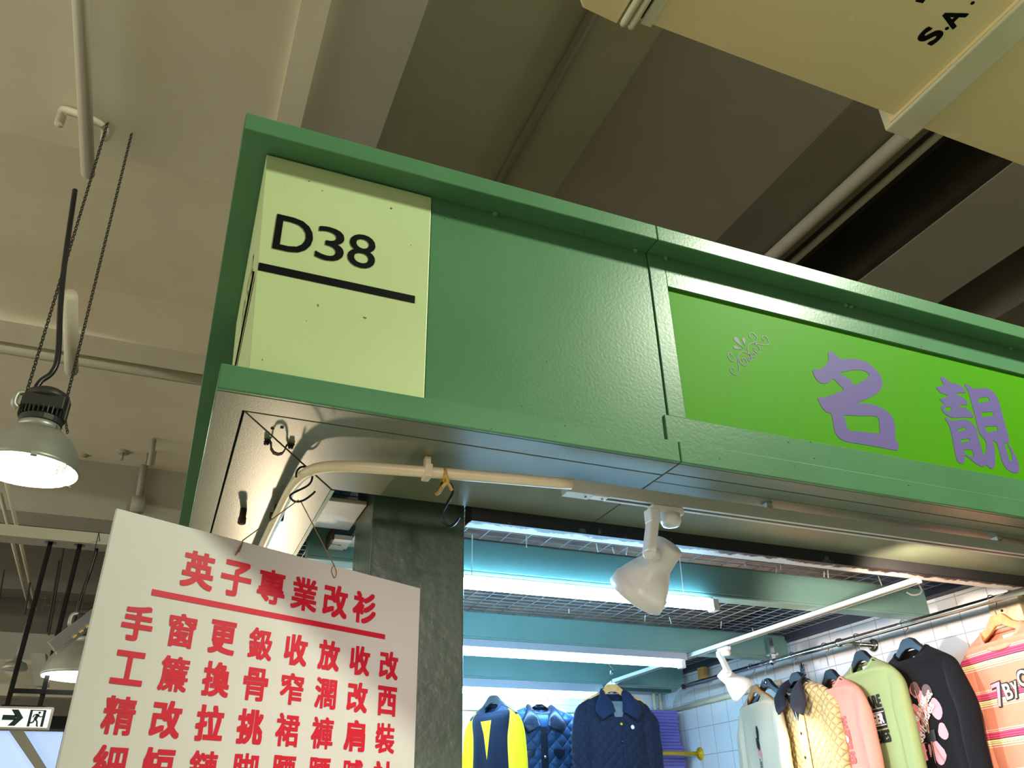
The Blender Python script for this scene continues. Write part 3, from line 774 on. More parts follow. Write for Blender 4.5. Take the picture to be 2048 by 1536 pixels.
led = thing('lighting_track', (2.37, 3.0, 2.35), 'pale lighting track running back into the shop below the green beams', 'lighting track')
xl, zl = 2.385, 2.334
MB().box(xl - .018, xl + .018, 2.02, 4.2, zl, zl + .017).build('rail', M['trackwhite'], led, bevel=.001)
MB().box(xl - .004, xl + .004, 2.03, 4.19, zl - .0006, zl + .001).build('slot', M['castgrey'], led)
pe = [Vector((xl + .02, 4.2, zl + .009)), Vector((xl + .02, 4.27, zl + .008)), Vector((xl + .01, 4.32, zl - .02)), Vector((xl + .005, 4.34, zl - .08)), Vector((xl + .005, 4.35, zl - .5)), Vector((xl + .005, 4.35, 1.2))]
MB().tube(smooth_path(pe, 5), .014, 10).build('feed_pipe', M['cream'], led, smooth=True)
b1 = Vector((xl + .004, 3.2, zl)); 
el1 = at(1458, 1346, 'x', xl + .005)
ht1 = at(1442, 1342, 'x', xl + .03)
he1 = at(1482, 1378, 'x', xl + .10)
spotlight('spotlight', b1, el1, ht1, he1 - ht1, 'lit white track spotlight inside the shop above the cream sweater', (0, -1, 0), .8, M['glow'])
light('shop_spot_light', 'SPOT', he1 + (he1 - ht1).normalized() * .05, 10, (1.0, .80, .46), (2.74, 3.15, 1.9), .035, 62, .75)
# the next spotlight of the front track, just out of frame, shines on the striped top
light('shop_spot_light', 'SPOT', (2.1, 1.72, 2.26), 26, (1.0, .80, .64), (2.95, 2.7, 2.15), .035, 100, .8)
light('shop_spot_light', 'SPOT', (2.3, 1.75, 2.24), 4, (1.0, .80, .60), (2.76, 2.0, 1.86), .03, 42, .6)

# ================================================================ fluorescent lamps
def tube_lamp(y, z, x1, batten, label):
    t = thing('fluorescent_lamp', (x1 - .6, y, z), label, 'lamp')
    if batten:
        MB().box(x1 - 1.22, x1, y - .03, y + .04, z + .016, 2.352).build('batten', M['batten'], t, bevel=.002)
    else:
        MB().box(x1 - 1.2, x1 - .02, y - .008, y + .012, z + .018, z + .03).build('batten', M['cream'], t, bevel=.002)
        for xx in (x1 - .95, x1 - .14):
            MB().tube([(xx, y, z + .028), (xx + .002, y, 2.474)], .0016, 6).build('hanging_wire', M['white'], t)
    MB().tube([(x1 - 1.19, y, z), (x1 - .03, y, z)], .0165, 14).build('tube', M['tube'], t, smooth=True)
    for xx in (x1 - 1.205, x1 - .018):
        MB().box(xx - .013, xx + .013, y - .019, y + .019, z - .02, z + .022).build('lamp_holder', M['white'], t, bevel=.003)
    return t
tube_lamp(2.432, 2.307, 1.835, False, 'bare lit fluorescent tube hanging on wires before the front green beam')
tube_lamp(3.44, 2.303, 2.352, True, 'lit fluorescent batten lamp under the second green beam')
tube_lamp(4.39, 2.29, 2.4, True, 'lit fluorescent batten lamp nearest the tiled back wall')

# ================================================================ high-bay lamps in the hall
def chain(mb, a, b, r=.0035, ln=.028):
    a = Vector(a); b = Vector(b); d = (b - a); n = max(2, int(d.length / (ln * .72))); d.normalize()
    o1 = d.orthogonal().normalized(); o2 = d.cross(o1)
    for k in range(n):
        c = a + (b - a) * ((k + .5) / n); u = o1 if k % 2 else o2
        mb.tube([c + d * (math.sin(t) * ln * .5) + u * (math.cos(t) * ln * .3) for t in [j * 2 * PI / 8 for j in range(8)]], r, 4, closed=True)
def highbay(org, label, scale=1.0, chains=None, cable=None, glow='glow', tilt=(0, 0, 1)):
    org = Vector(org)    # centre of the glass rim
    k = scale
    t = thing('dome_lamp', org, label, 'hanging lamp')
    prof = [(.25 * k, 0), (.256 * k, .008 * k), (.252 * k, .02 * k), (.243 * k, .06 * k), (.222 * k, .12 * k), (.185 * k, .175 * k), (.14 * k, .215 * k), (.108 * k, .23 * k), (.1 * k, .235 * k)]
    MB().lathe(prof + [(.095 * k, .23 * k), (.24 * k, .03 * k)][:0], 40, org, tilt).build('dome', M['alu'], t, smooth=True)
    MB().lathe([(.246 * k, -.004 * k), (.246 * k, .006 * k)], 40, org, tilt).build('glass', M[glow], t, smooth=True)
    MB().lathe([(.104 * k, .228 * k), (.104 * k, .262 * k), (.1 * k, .264 * k)], 28, org, tilt).build('collar', M['alu'], t, smooth=True)
    mb = MB(); mb.lathe([(.1 * k, .262 * k), (.108 * k, .27 * k), (.108 * k, .3 * k), (.1 * k, .302 * k)], 28, org)
    for j in range(30):
        a = j * 2 * PI / 30; v = Vector((math.cos(a), math.sin(a), 0))
        mb.obox(org + v * .1 * k + Vector((0, 0, .3 * k)), org + v * .1 * k + Vector((0, 0, .345 * k)), .006 * k, .03 * k, v)
    mb.build('heat_sink', M['castgrey'], t)
    mb = MB(); mb.box(org.x - .1 * k, org.x + .1 * k, org.y - .09 * k, org.y + .09 * k, org.z + .34 * k, org.z + .42 * k)
    mb.box(org.x + .1 * k, org.x + .118 * k, org.y - .03 * k, org.y + .03 * k, org.z + .3 * k, org.z + .43 * k)
    mb.box(org.x - .118 * k, org.x - .1 * k, org.y - .03 * k, org.y + .03 * k, org.z + .3 * k, org.z + .43 * k)
    mb.build('gear_box', M['castgrey'], t, bevel=.006)
    MB().lathe([(.108 * k, .415 * k), (.112 * k, .424 * k), (.108 * k, .45 * k), (.07 * k, .475 * k), (.02 * k, .482 * k)], 28, org).build('cap', M['castgrey'], t, smooth=True)
    MB().tube(smooth_path([org + Vector((-.1, -.05, .42)) * k, org + Vector((-.135, -.06, .41)) * k, org + Vector((-.14, -.06, .35)) * k, org + Vector((-.118, -.05, .33)) * k], 4), .016 * k, 8).build('handle', M['alu'], t, smooth=True)
    for j in range(3):
        a = j * 2 * PI / 3 - 1.35; v = Vector((math.cos(a), math.sin(a), 0))
        MB().obox(org + v * .235 * k, org + v * .262 * k, .03 * k, .016 * k).build('rim_clip', M['alu'], t)
    if chains:
        for a, b in chains:
            mb = MB(); chain(mb, a, b); mb.build('chain', M['castgrey'], t)
    if cable: MB().tube(smooth_path(cable, 6), .016, 8).build('cable', M['blackplastic'], t, smooth=True)
    return t
lo = Vector((-.83, 4.64, 3.345))
capz = lo.z + .45
cab = [at(150, 380, 'y', 4.7), at(130, 520, 'y', 4.68), at(121, 610, 'y', 4.66), at(116, 710, 'y', 4.64), at(104, 745, 'y', 4.64), at(82, 762, 'y', 4.62), at(70, 780, 'y', 4.62)]
lt = highbay(lo, 'large dome lamp hanging on chains at the left, glass lit white', 1.0,
        [((-.93, 4.60, capz - .02), (-.95, 4.62, 5.86)), ((-.74, 4.66, capz - .02), (-.80, 4.66, 5.86))], cab)
mb = MB(); q = lo + Vector((.17, -.16, .0)); chain(mb, q + Vector((0, 0, .0)), q + Vector((-.005, 0, -.06)), .003, .024); chain(mb, q + Vector((.03, .0, -.005)), q + Vector((.022, 0, -.05)), .003, .024)
mb.build('pull_chain', M['gold'], lt)
mb = MB(); q = lo + Vector((.13, -.1, .27)); chain(mb, q, lo + Vector((.16, -.12, .19)), .003, .024); mb.build('pull_chain', M['castgrey'], lt)
light('dome_lamp_light', 'SPOT', lo + Vector((0, 0, -.05)), 70, (1.0, .95, .74), lo + Vector((0, 0, -2)), .2, 150, .5)
l2 = at(160, 1354, 'y', 8.02)
highbay(l2, 'second dome lamp further back, half hidden behind the white board', 1.2, [((l2.x + .02, l2.y, l2.z + .56), (l2.x + .02, l2.y, tz + .002))], [at(174, 1237, 'y', l2.y), at(158, 1230, 'y', l2.y), at(159, 1205, 'y', l2.y), at(180, 1142, 'y', l2.y), at(194, 1096, 'y', l2.y)], 'glowcool')
# silver strip reflector
a = at(104, 1298, 'y', 7.62); b = at(205, 1222, 'y', 7.62)
rf = thing('reflector_lamp', a, 'silver strip reflector lamp slanting behind the edge of the white board', 'lamp')
d = (b - a).normalized(); n = Vector((-d.z, 0, d.x))
mb = MB(); mb.prism([a + n * .05 + Vector((0, -.09, 0)), a - n * .045 + Vector((0, -.05, 0)), a - n * .05 + Vector((0, .06, 0)), a + n * .05 + Vector((0, .1, 0))], (b - a) * 1.0)
mb.build('reflector', M['chrome'], rf, bevel=.006)
for q in (.45, .95):
    c = a + (b - a) * q; MB().tube([c, (c.x, c.y, tz + .03), (c.x, eY - .088, tz + .03)], .004, 6).build('hanging_wire', M['castgrey'], rf)
mb = MB()
for k in range(5):
    c = a + (b - a) * (.35 + k * .13) - n * .046 + Vector((0, -.06, 0)); mb.obox(c, c + d * .03, .05, .012, n)
mb.build('louvre', M['gold'], rf)
# far small lamps
for k, (px, py, w_, lab) in enumerate([(30, 1335, .3, 'far grey ceiling lamp beyond the left sign hanger'), (72, 1340, .22, 'far silver strip lamp between the two sign hangers')]):
    q = at(px, py, 'y', 13.0)
    if k == 0: o = MB().lathe([(.15, -.03), (.155, 0), (.12, .06), (.05, .09), (.03, .2), (.01, .6)], 20, q).build('far_lamp', M['alu'], smooth=True)
    else: o = MB().prism([q + Vector((-.12, 0, .22)), q + Vector((.03, 0, -.2)), q + Vector((.18, 0, -.2)), q + Vector((.06, 0, .22))], (.02, .14, 0)).build('far_lamp', M['alu'])
    tag(o, lab, 'lamp')

# ================================================================ exit sign
ec = CAM + ray(48, 1437) * 6.5
ex = thing('exit_sign', ec, 'hanging exit sign with dark green arrow and running figure', 'exit sign')
eu = (CAM + ray(100, 1455) * 6.5) - (CAM + ray(2, 1458) * 6.5)
eyaw = math.atan2(.0, 1)
eu = Vector((1, 0, 0))
ea = at(-3, 1432, 'y', ec.y); eb = at(101, 1442, 'y', ec.y)
zc_ = ec.z; hw = .198; hh = .085
ex0 = ec.x - hw
MB().box(ec.x - hw, ec.x + hw, ec.y - .03, ec.y + .03, ec.z - hh, ec.z + hh).build('case', M['exitframe'], ex, bevel=.004)
MB().box(ec.x - hw + .014, ec.x + hw - .014, ec.y - .033, ec.y - .029, ec.z - hh + .016, ec.z + hh - .016).build('face', M['exitwhite'], ex)
yE = ec.y - .0345
def E(x, z): return Vector((ec.x + x, yE, ec.z + z))
mb = MB(); mb.raw([E(-.15, .02), E(-.15, -.018), E(-.055, -.018), E(-.055, .02)], [(0, 1, 2, 3)])
mb.raw([E(-.1, .062), E(-.05, .062), E(-.002, .001), E(-.05, -.06), E(-.1, -.06), E(-.052, .001)], [(0, 1, 2, 5), (5, 2, 3, 4)])
mb.build('arrow', M['exitgreen'], ex)
E0 = E
def E(x, z): return E0((x - .118) * 1.12 + .095, z * 1.05)
mb = MB()
mb.raw([E(.065, .06), E(.065, -.06), E(.082, -.06), E(.082, .06)], [(0, 1, 2, 3)])
mb.raw([E(.15, .06), E(.15, -.06), E(.168, -.06), E(.168, .06)], [(0, 1, 2, 3)])
mb.raw([E(.065, .06), E(.065, .053), E(.168, .053), E(.168, .06)], [(0, 1, 2, 3)])
mb.raw([E(.127 + .009 * math.cos(t), .04 + .009 * math.sin(t)) for t in [k * PI / 6 for k in range(12)]], [tuple(range(12))])
def limb(pts, w_):
    for (x0, z0), (x1, z1) in zip(pts, pts[1:]):
        l_ = math.hypot(x1 - x0, z1 - z0); nx, nz = -(z1 - z0) / l_ * w_ / 2, (x1 - x0) / l_ * w_ / 2
        mb.raw([E(x0 + nx, z0 + nz), E(x0 - nx, z0 - nz), E(x1 - nx, z1 - nz), E(x1 + nx, z1 + nz)], [(0, 1, 2, 3)])
limb([(.12, .03), (.108, -.008)], .022)
limb([(.12, .028), (.098, .026), (.09, .006)], .008); limb([(.12, .026), (.133, .01), (.15, .014)], .008)
limb([(.11, -.006), (.125, -.026), (.128, -.055), (.136, -.056)], .011); limb([(.107, -.006), (.098, -.03), (.075, -.034)], .011)
mb.build('running_figure', M['exitgreen'], ex)
def slotted(a, b, r=.019):
    mb = MB(); a = Vector(a); b = Vector(b)
    d = (b - a).normalized(); up = Vector((0, 1, 0))
    mb.obox(a + up * .012, b + up * .012, r * 2, .003, up); sd = d.cross(up)
    mb.obox(a - sd * r, b - sd * r, .003, .026, up)
    n = int((b - a).length / .05)
    o = mb.build('slotted_angle', M['steelblack'], ex)
    mb = MB()
    for k in range(n):
        c = a + d * (.03 + k * .05); mb.obox(c + up * .009, c + d * .022 + up * .009, .008, .003, up)
    mb.build('slots', M['exitframe'], o)
slotted((ec.x - .145, ec.y, ec.z + hh), (ec.x - .145, ec.y, tz)); slotted((ec.x + .09, ec.y, ec.z + hh), (ec.x + .09, ec.y, tz))
slotted((ec.x - .155, ec.y + .005, ec.z + .21), (ec.x + .36, ec.y + .005, ec.z + .21))
mb = MB(); mb.box(ec.x - .18, ec.x + .13, ec.y - .022, ec.y + .022, ec.z + hh, ec.z + hh + .012); mb.build('mounting_bar', M['steelblack'], ex)
for x in (-.145, .09):
    MB().lathe([(.045, -.004), (.045, .0)], 16, (ec.x + x, ec.y, tz + .0)).build('foot_plate', M['steelblack'], ex)

# ================================================================ air duct
du = thing('air_duct', (2.0, 1.1, 4.0), 'large cream air duct overhead stencilled with black S.A. letters', 'air duct')
MB().box(1.135, 2.262, .80, 1.462, 4.0, 4.5).build('duct_section', M['duct'], du, bevel=.003)
MB().box(2.40, 6.2, .80, 1.47, 4.0, 4.5).build('duct_section', M['duct'], du, bevel=.003)
MB().box(2.262, 2.268, .77, 1.485, 3.985, 4.5).build('flange', M['duct'], du)
MB().box(2.268, 2.40, .76, 1.52, 3.975, 4.52).build('flange', M['ductpatch'], du, bevel=.006)
MB().box(1.135, 1.175, .78, 1.468, 3.992, 4.5).build('flange', M['ductpatch'], du)
mb = MB(); mb.prism([(.905, .8, 3.99), (1.06, .8, 3.99), (1.06, 1.498, 3.99), (.925, 1.486, 3.99), (.905, 1.465, 3.99)], (0, 0, .5)); mb.build('end_section', M['duct'], du, bevel=.004)
MB().box(1.06, 1.135, .8, 1.44, 4.03, 4.5).build('end_section', M['duct'], du)
mb = MB()
for x in (1.078, 1.108): mb.tube([(x, .8, 3.985), (x, 1.475, 3.985), (x + .004, 1.49, 3.99)], .013, 8)
mb.build('hanger_rods', M['ductpatch'], du, smooth=True)
def Dp(px, py): return at(px, py, 'z', 3.9985)
cS = Dp(1861, 72); cA = Dp(1905, 36); vt = Vector((-1, 0, 0)); ut = Vector((0, -1, 0))
mb = MB()
put_text(mb, 'S', cS, ut, vt, width=.052, height=.075, copies=.004)
put_text(mb, 'A', cA, ut, vt, width=.06, height=.075, copies=.003)
put_text(mb, 'D', cA + ut * .125, ut, vt, width=.055, height=.075, copies=.004)
for p in (Dp(1894, 57), Dp(1894, 57) + ut * .105):
    mb.raw([p + Vector((.007 * math.cos(t), .007 * math.sin(t), 0)) for t in [k * PI / 5 for k in range(10)]], [tuple(range(10))])
e0 = Dp(1838, 2); mb.obox(e0 + Vector((0, -.02, 0)), e0 + Vector((.004, .004, 0)), .03, .0006)
mb.build('lettering', M['black'], du)

# ================================================================ rails, brackets, pipes inside the shop
RXc, RZ = 2.82, 2.325
rail = thing('clothes_rail', (RXc, 3, RZ), 'chrome clothes rail along the right tiled wall', 'clothes rail')
MB().tube([(RXc, 1.9, RZ), (RXc, 4.16, RZ)], .0125, 16).build('rod', M['chrome'], rail, smooth=True)
MB().tube([(RXc, 4.15, RZ), (RXc, 4.165, RZ)], .0145, 16).build('end_cap', M['blackplastic'], rail)
mb = MB(); mb.lathe([(.032, 0), (.032, .004), (.022, .012), (.009, .016), (.009, .19)], 20, (3.02, 2.89, RZ), (-1, 0, 0))
mb.tube([(RXc, 2.882, RZ), (RXc, 2.898, RZ)], .019, 16); mb.build('wall_bracket', M['chrome'], rail, smooth=True)
mb = MB(); mb.tube([(RXc, 3.345, RZ), (RXc, 3.361, RZ)], .018, 14); mb.box(RXc - .012, RXc + .012, 3.347, 3.36, RZ + .012, 2.44); mb.lathe([(.03, 0), (.03, .006)], 16, (RXc, 3.353, RZ + .03)); mb.build('drop_bracket', M['chrome'], rail)
back = thing('clothes_rail', (1.5, 4.5, 2.342), 'rear clothes rail hidden behind the last tube lamp carrying two jackets', 'clothes rail')
MB().tube([(.45, 4.5, 2.342), (2.35, 4.5, 2.342)], .0125, 14).build('rod', M['chrome'], back, smooth=True)
for x in (.7, 2.3): MB().tube([(x, 4.5, 2.342), (x, 4.5, 2.472)], .005, 6).build('hanger_wire', M['chrome'], back)
yr = thing('wall_rod', (3.0, 4.364, 1.99), 'yellow rod with round flange fixed to the right tiled wall', 'rod')
MB().tube([(3.015, 4.364, 1.99), (2.3, 4.364, 1.99)], .0125, 14).build('rod', M['brass'], yr, smooth=True)
MB().lathe([(.036, 0), (.036, .004), (.03, .007), (.02, .009), (.018, .02)], 24, (3.02, 4.364, 1.99), (-1, 0, 0)).build('flange', M['brass'], yr, smooth=True)
wp = thing('wall_pipe', (2.9, 4.69, 2.25), 'cream pipe running along both tiled walls at the back corner', 'pipe')
MB().tube([(3.004, 3.55, 2.262), (3.004, 4.68, 2.254)], .0135, 10).build('pipe', M['cream'], wp, smooth=True)
MB().tube([(3.0, 4.694, 2.252), (.5, 4.694, 2.236)], .0135, 10).build('pipe', M['cream'], wp, smooth=True)
for k, (x, lab) in enumerate(((2.93, 'cream vertical pipe left of the back wall corner'), (2.975, 'cream vertical pipe nearest the back wall corner'))):
    tag(MB().tube([(x, 4.672, 2.236), (x, 4.672, 2.36)] if False else [(x, 4.665, 1.84), (x, 4.665, 2.36)], .0125, 10).build('vertical_pipe', M['cream'], smooth=True), lab, 'pipe')
tag(MB().box(2.955, 2.985, 4.14, 4.2, 2.352, 2.44).build('wood_block', M['wood'], bevel=.002), 'small wooden block above the far end of the chrome rail', 'wood block')
cp = [at(1371, 1372, 'x', 2.86), at(1362, 1376, 'x', 2.88), at(1354, 1386, 'x', 2.92), at(1349, 1402, 'x', 2.99), Vector((3.0, 4.6, 2.25))]
tag(MB().tube(smooth_path(cp, 5), .005, 7).build('cable', M['white'], smooth=True), 'white cable curving from the rail end down to the wall pipe', 'cable')
a = at(2018, 1222, 'x', 3.0)
wbk = thing('wall_block', a, 'pale wooden block with a screw hole on the tiled wall behind the striped top', 'wood block')
MB().box(2.99, 3.0195, a.y - .06, a.y + .075, a.z - .055, a.z + .06).build('block', M['plain_wood'], wbk, bevel=.003)
MB().lathe([(.005, 0), (.005, .002)], 10, (2.989, a.y + .02, a.z + .005), (-1, 0, 0)).build('screw_hole', M['dark'], wbk)
up = thing('slotted_upright', (2.99, 3.36, 2.2), 'chrome slotted upright on the tiled wall behind the cream jacket', 'upright')
MB().box(2.995, 3.019, 3.34, 3.375, 1.2, 2.32).build('channel', M['chrome'], up, bevel=.002)
mb = MB()
for k in range(20): mb.box(2.9935, 2.9955, 3.353, 3.361, 2.3 - k * .05, 2.328 - k * .05)
mb.build('slots', M['dark'], up)
mb = MB(); hp = [at(1836, 1166, 'y', 2.46), at(1843, 1180, 'y', 2.455), at(1838, 1188, 'y', 2.45), at(1824, 1190, 'y', 2.45), at(1812, 1184, 'y', 2.45)]
tag(MB().tube(smooth_path(hp, 5), .004, 6).build('cable', M['white'], smooth=True), 'short white cable end curling beside the front beam at the right', 'cable')
tag(MB().tube(smooth_path([(2.25, 2.50, 2.472), (2.3, 2.6, 2.44), (2.34, 2.7, 2.43), (2.36, 2.75, 2.45), (2.37, 2.8, 2.472)], 5), .003, 6).build('cable', M['blackplastic'], smooth=True), 'thin dark wire sagging under the ceiling mesh beside the rear track', 'cable')

# purple stack on a shelf
sh = tag(MB().box(2.5, 3.015, 4.42, 4.655, 1.825, 1.845).build('shelf', M['shutter']), 'shelf below the stack of purple sheets at the back corner', 'shelf')
M['lilac'] = mat('purple_sheet', S(112, 106, 184), .5, noise=S(104, 98, 176), nscale=4)
z = 1.846; random.seed(3)
n = 22
for k in range(n):
    t = .0178; off = random.uniform(-.006, .006) + (.018 if k < 11 else 0)
    x1 = 2.955 + off
    o = MB().box(x1 - .42, x1, 4.46 + random.uniform(-.004, .004), 4.645, z, z + t - .001).build('purple_sheet', M['lilac'], bevel=.002)
    tag(o, 'folded purple sheet in the stack at the back corner of the shop', 'folded sheet', 'purple sheets stacked in the back corner')
    if k == n - 1: o['label'] = 'topmost folded purple sheet of the stack in the back corner'
    z += t

# ================================================================ garments
def fabric(name, color, rough=.85, noise=None, nscale=6, bump=.35, bscale=220, quilt=0, qx=1.0, stripes=None, glint=None, sheen=.05):
    m = mat(name, color, rough, noise=noise, nscale=nscale, spec=.2)
    nt = m.node_tree; N = nt.nodes; L = nt.links; b = N['Principled BSDF']
    b.inputs['Sheen Weight'].default_value = sheen
    tc = [n for n in N if n.type == 'TEX_COORD'][0]
    sp = N.new('ShaderNodeSeparateXYZ'); L.new(tc.outputs['Object'], sp.inputs[0])
    n1 = N.new('ShaderNodeTexNoise'); n1.inputs['Scale'].default_value = bscale; L.new(tc.outputs['Object'], n1.inputs['Vector'])
    h = n1.outputs['Fac']; dist = .0012
    def math_(op, a, bv=None):
        n = N.new('ShaderNodeMath'); n.operation = op
        for i, q in enumerate((a, bv)):
            if q is None: continue
            if isinstance(q, (int, float)): n.inputs[i].default_value = q
            else: L.new(q, n.inputs[i])
        return n.outputs[0]
    if quilt:
        xs_ = math_('MULTIPLY', sp.outputs['X'], qx)
        s1 = math_('ABSOLUTE', math_('SINE', math_('MULTIPLY', math_('ADD', xs_, sp.outputs['Z']), quilt)))
        s2 = math_('ABSOLUTE', math_('SINE', math_('MULTIPLY', math_('SUBTRACT', xs_, sp.outputs['Z']), quilt)))
        mm = math_('POWER', math_('MULTIPLY', s1, s2), .45)
        h = math_('ADD', mm, math_('MULTIPLY', n1.outputs['Fac'], .12)); dist = .012
    if stripes:
        fr = math_('FRACT', math_('DIVIDE', sp.outputs['Z'], -stripes[0]))
        r = N.new('ShaderNodeValToRGB'); r.color_ramp.interpolation = 'CONSTANT'
        els = stripes[1]
        r.color_ramp.elements[0].position = 0; r.color_ramp.elements[0].color = els[0][1]
        r.color_ramp.elements.remove(r.color_ramp.elements[1])
        for p, c in els[1:]:
            e = r.color_ramp.elements.new(p); e.color = c
        L.new(fr, r.inputs['Fac']); L.new(r.outputs['Color'], b.inputs['Base Color'])
    if glint:
        v = N.new('ShaderNodeTexVoronoi'); v.inputs['Scale'].default_value = glint; L.new(tc.outputs['Object'], v.inputs['Vector'])
        lt_ = math_('LESS_THAN', v.outputs['Distance'], .11)
        mx = N.new('ShaderNodeMix'); mx.data_type = 'RGBA'; L.new(lt_, mx.inputs[0]); mx.inputs[6].default_value = color; mx.inputs[7].default_value = S(150, 162, 180)
        L.new(mx.outputs[2], b.inputs['Base Color']); b.inputs['Roughness'].default_value = .35
    bp = N.new('ShaderNodeBump'); bp.inputs['Strength'].default_value = (.45 if quilt == 58 else .9) if quilt else bump; bp.inputs['Distance'].default_value = dist
    L.new(h, bp.inputs['Height']); L.new(bp.outputs['Normal'], b.inputs['Normal'])
    return m

def interp_rows(rows, sub=5):
    out = []
    n = len(rows)
    for i in range(n - 1):
        P = [rows[max(i - 1, 0)], rows[i], rows[i + 1], rows[min(i + 2, n - 1)]]
        for j in range(sub):
            t = j / sub
            out.append([.5 * (2 * P[1][k] + (P[2][k] - P[0][k]) * t + (2 * P[0][k] - 5 * P[1][k] + 4 * P[2][k] - P[3][k]) * t * t + (3 * P[1][k] - P[0][k] - 3 * P[2][k] + P[3][k]) * t ** 3) for k in range(len(P[0]))])
    out.append(list(rows[-1])); return out

def foldf(seed):
    rnd = random.Random(seed)
    ks = [(rnd.uniform(22, 62), rnd.uniform(0, 6), rnd.uniform(-5, 5), rnd.uniform(.5, 1)) for _ in range(4)]
    return lambda x, z: sum(a * math.sin(k * x + p + s * z) for k, p, s, a in ks) / 4
class Shape:
    """front/back surface of a hanging garment body in its own frame (x across, front -y, z down from the rail)"""
    def __init__(s, rows, fold=.008, seed=1):
        s.rows = interp_rows(rows); s.f = foldf(seed); s.fold = fold
    def row_at(s, z):
        R = s.rows
        for a, b in zip(R, R[1:]):
            if b[0] <= z <= a[0]:
                t = (a[0] - z) / max(1e-6, a[0] - b[0]); return [p + (q - p) * t for p, q in zip(a, b)]
        return R[-1] if z < R[-1][0] else R[0]
    def fz(s, z): return min(1, max(0, (-z - .17) / .2))
    def front(s, x, z, eps=.002):
        r = s.row_at(z); c = min(.999, abs(x) / r[1])
        sn = math.sqrt(max(0, 1 - (c ** (1 / .75)) ** 2))
        return -(r[2] * sn) + s.f(x, z) * s.fold * s.fz(z) - eps
    def mesh(s, seg=56):
        mb = MB(); rings = []
        for z, wv, d, dip in s.rows:
            ring = []
            for k in range(seg):
                a = 2 * PI * k / seg; c, sn = math.cos(a), math.sin(a)
                x = wv * math.copysign(abs(c) ** .75, c); y = d * sn
                zz = z - (dip * max(0, -sn) ** 1.3)
                y += s.f(x, z) * s.fold * s.fz(z)
                ring.append(mb.bm.verts.new((x, y, zz)))
            rings.append(ring)
        for A, B_ in zip(rings, rings[1:]):
            for k in range(seg): mb.bm.faces.new((A[k], A[(k + 1) % seg], B_[(k + 1) % seg], B_[k]))
        return mb

def hanger(par, kind, stem=0.0, bar=False, m=None, own=None):
    """flat hanger with a wire hook over the rail; apex at z = -.07 - stem"""
    q = -stem
    mm = m or (M['wood'] if kind == 'wood' else M['blackplastic'])
    half = [(.028, -.068), (.04, -.078), (.062, -.098), (.1, -.116), (.15, -.138), (.192, -.164), (.196, -.176), (.186, -.18), (.14, -.162), (.09, -.143), (.05, -.125), (.018, -.106)]
    if kind == 'black': half = [(.02, -.068), (.036, -.076), (.055, -.095), (.085, -.118), (.14, -.142), (.192, -.172), (.196, -.186), (.18, -.188), (.13, -.166), (.08, -.144), (.045, -.122), (.015, -.11)]
    pts = half + [(-x, z) for x, z in half[::-1]]
    th_ = .013 if kind == 'wood' else .02
    h = thing_local('coat_hanger', par, own) if own else None
    p = h or par
    mb = MB().prism([(x, -th_ / 2, z + q) for x, z in pts], (0, th_, 0))
    o1 = mb.build('hanger' if not own else 'arms', mm, p, bevel=.003)
    hk_ = [(0, 0, -.072 + q), (0, 0, -.045), (0, .012, -.034), (0, .0165, -.0125), (0, .012, .001), (0, 0, .0045), (0, -.012, .001), (0, -.0165, -.012), (0, -.0145, -.02)]
    MB().tube(smooth_path(hk_, 5), .0021, 7).build('hook', M['chrome'], o1 if not own else p, smooth=True)
    if bar: MB().tube([(-.17, 0, -.235 + q), (.17, 0, -.235 + q)], .006, 8).build('bar', mm, o1)
    return o1

def thing_local(name, loc, lab, cat='top', group=None, rz=0):
    o = thing(name, loc, lab, cat, group, rz); WM[o.name] = Matrix.Identity(4); return o

def neckband(par, rows, m, r=.009, stem=0):
    z, wv, d, dip = rows[0]
    pts = []
    for k in range(40):
        a = 2 * PI * k / 40; c, sn = math.cos(a), math.sin(a)
        pts.append((wv * math.copysign(abs(c) ** .75, c), d * sn, z - dip * max(0, -sn) ** 1.3 - .004))
    MB().tube(pts, r, 8, closed=True, sx=.7).build('neckband', m, par, smooth=True)
def sleeve(par, side, m, rads=None, spread=0.0, length=.72, seed=1, z0=-.185, depth=.5, sh=.2):
    f = foldf(seed + side * 3)
    k_ = sh / .2
    P = [(.12 * k_, 0, z0 + .02), (.165 * k_, 0, z0 + .004), (.203 * k_, 0, z0 - .045), (.218 * k_ + spread * .4, -.004, z0 - .12), (.226 * k_ + spread * .8, -.008, z0 - .26), (.226 * k_ + spread, -.012, z0 - .42), (.22 * k_ + spread, -.014, z0 - length)]
    R = rads or [.02, .03, .046, .054, .052, .048, .044]
    pp = smooth_path([(x * side, y, z) for x, y, z in P], 6)
    rr = [v[0] for v in interp_rows([(r,) for r in R], 6)]
    mb = MB().tube(pp, .05, 20, sx=depth, rads=rr, flat=(0, 1, 0))
    for v in mb.bm.verts:
        v.co.y += f(v.co.x * 2.2, v.co.z * 2) * .011; v.co.x += f(v.co.z * .8, v.co.x) * .009
    return mb.build('sleeve', m, par, smooth=True)
def rowset(sh=.2, d=.036, hem=.21, stem=0.0, neck=.082, dip=.055):
    s = -stem
    return [(-.112 + s, neck, .034, dip), (-.128 + s, .5 * (neck + sh) * .85, .04, dip * .55), (-.146 + s, sh * .8, .042, dip * .22), (-.168 + s, sh * .97, .044, 0), (-.2 + s, sh * 1.02, d * 1.1, 0),
            (-.28 + s, sh, d, 0), (-.42 + s, sh * 1.0, d, 0), (-.62 + s, hem, d * 1.05, 0), (-.86 + s, hem * 1.02, d * 1.1, 0)]
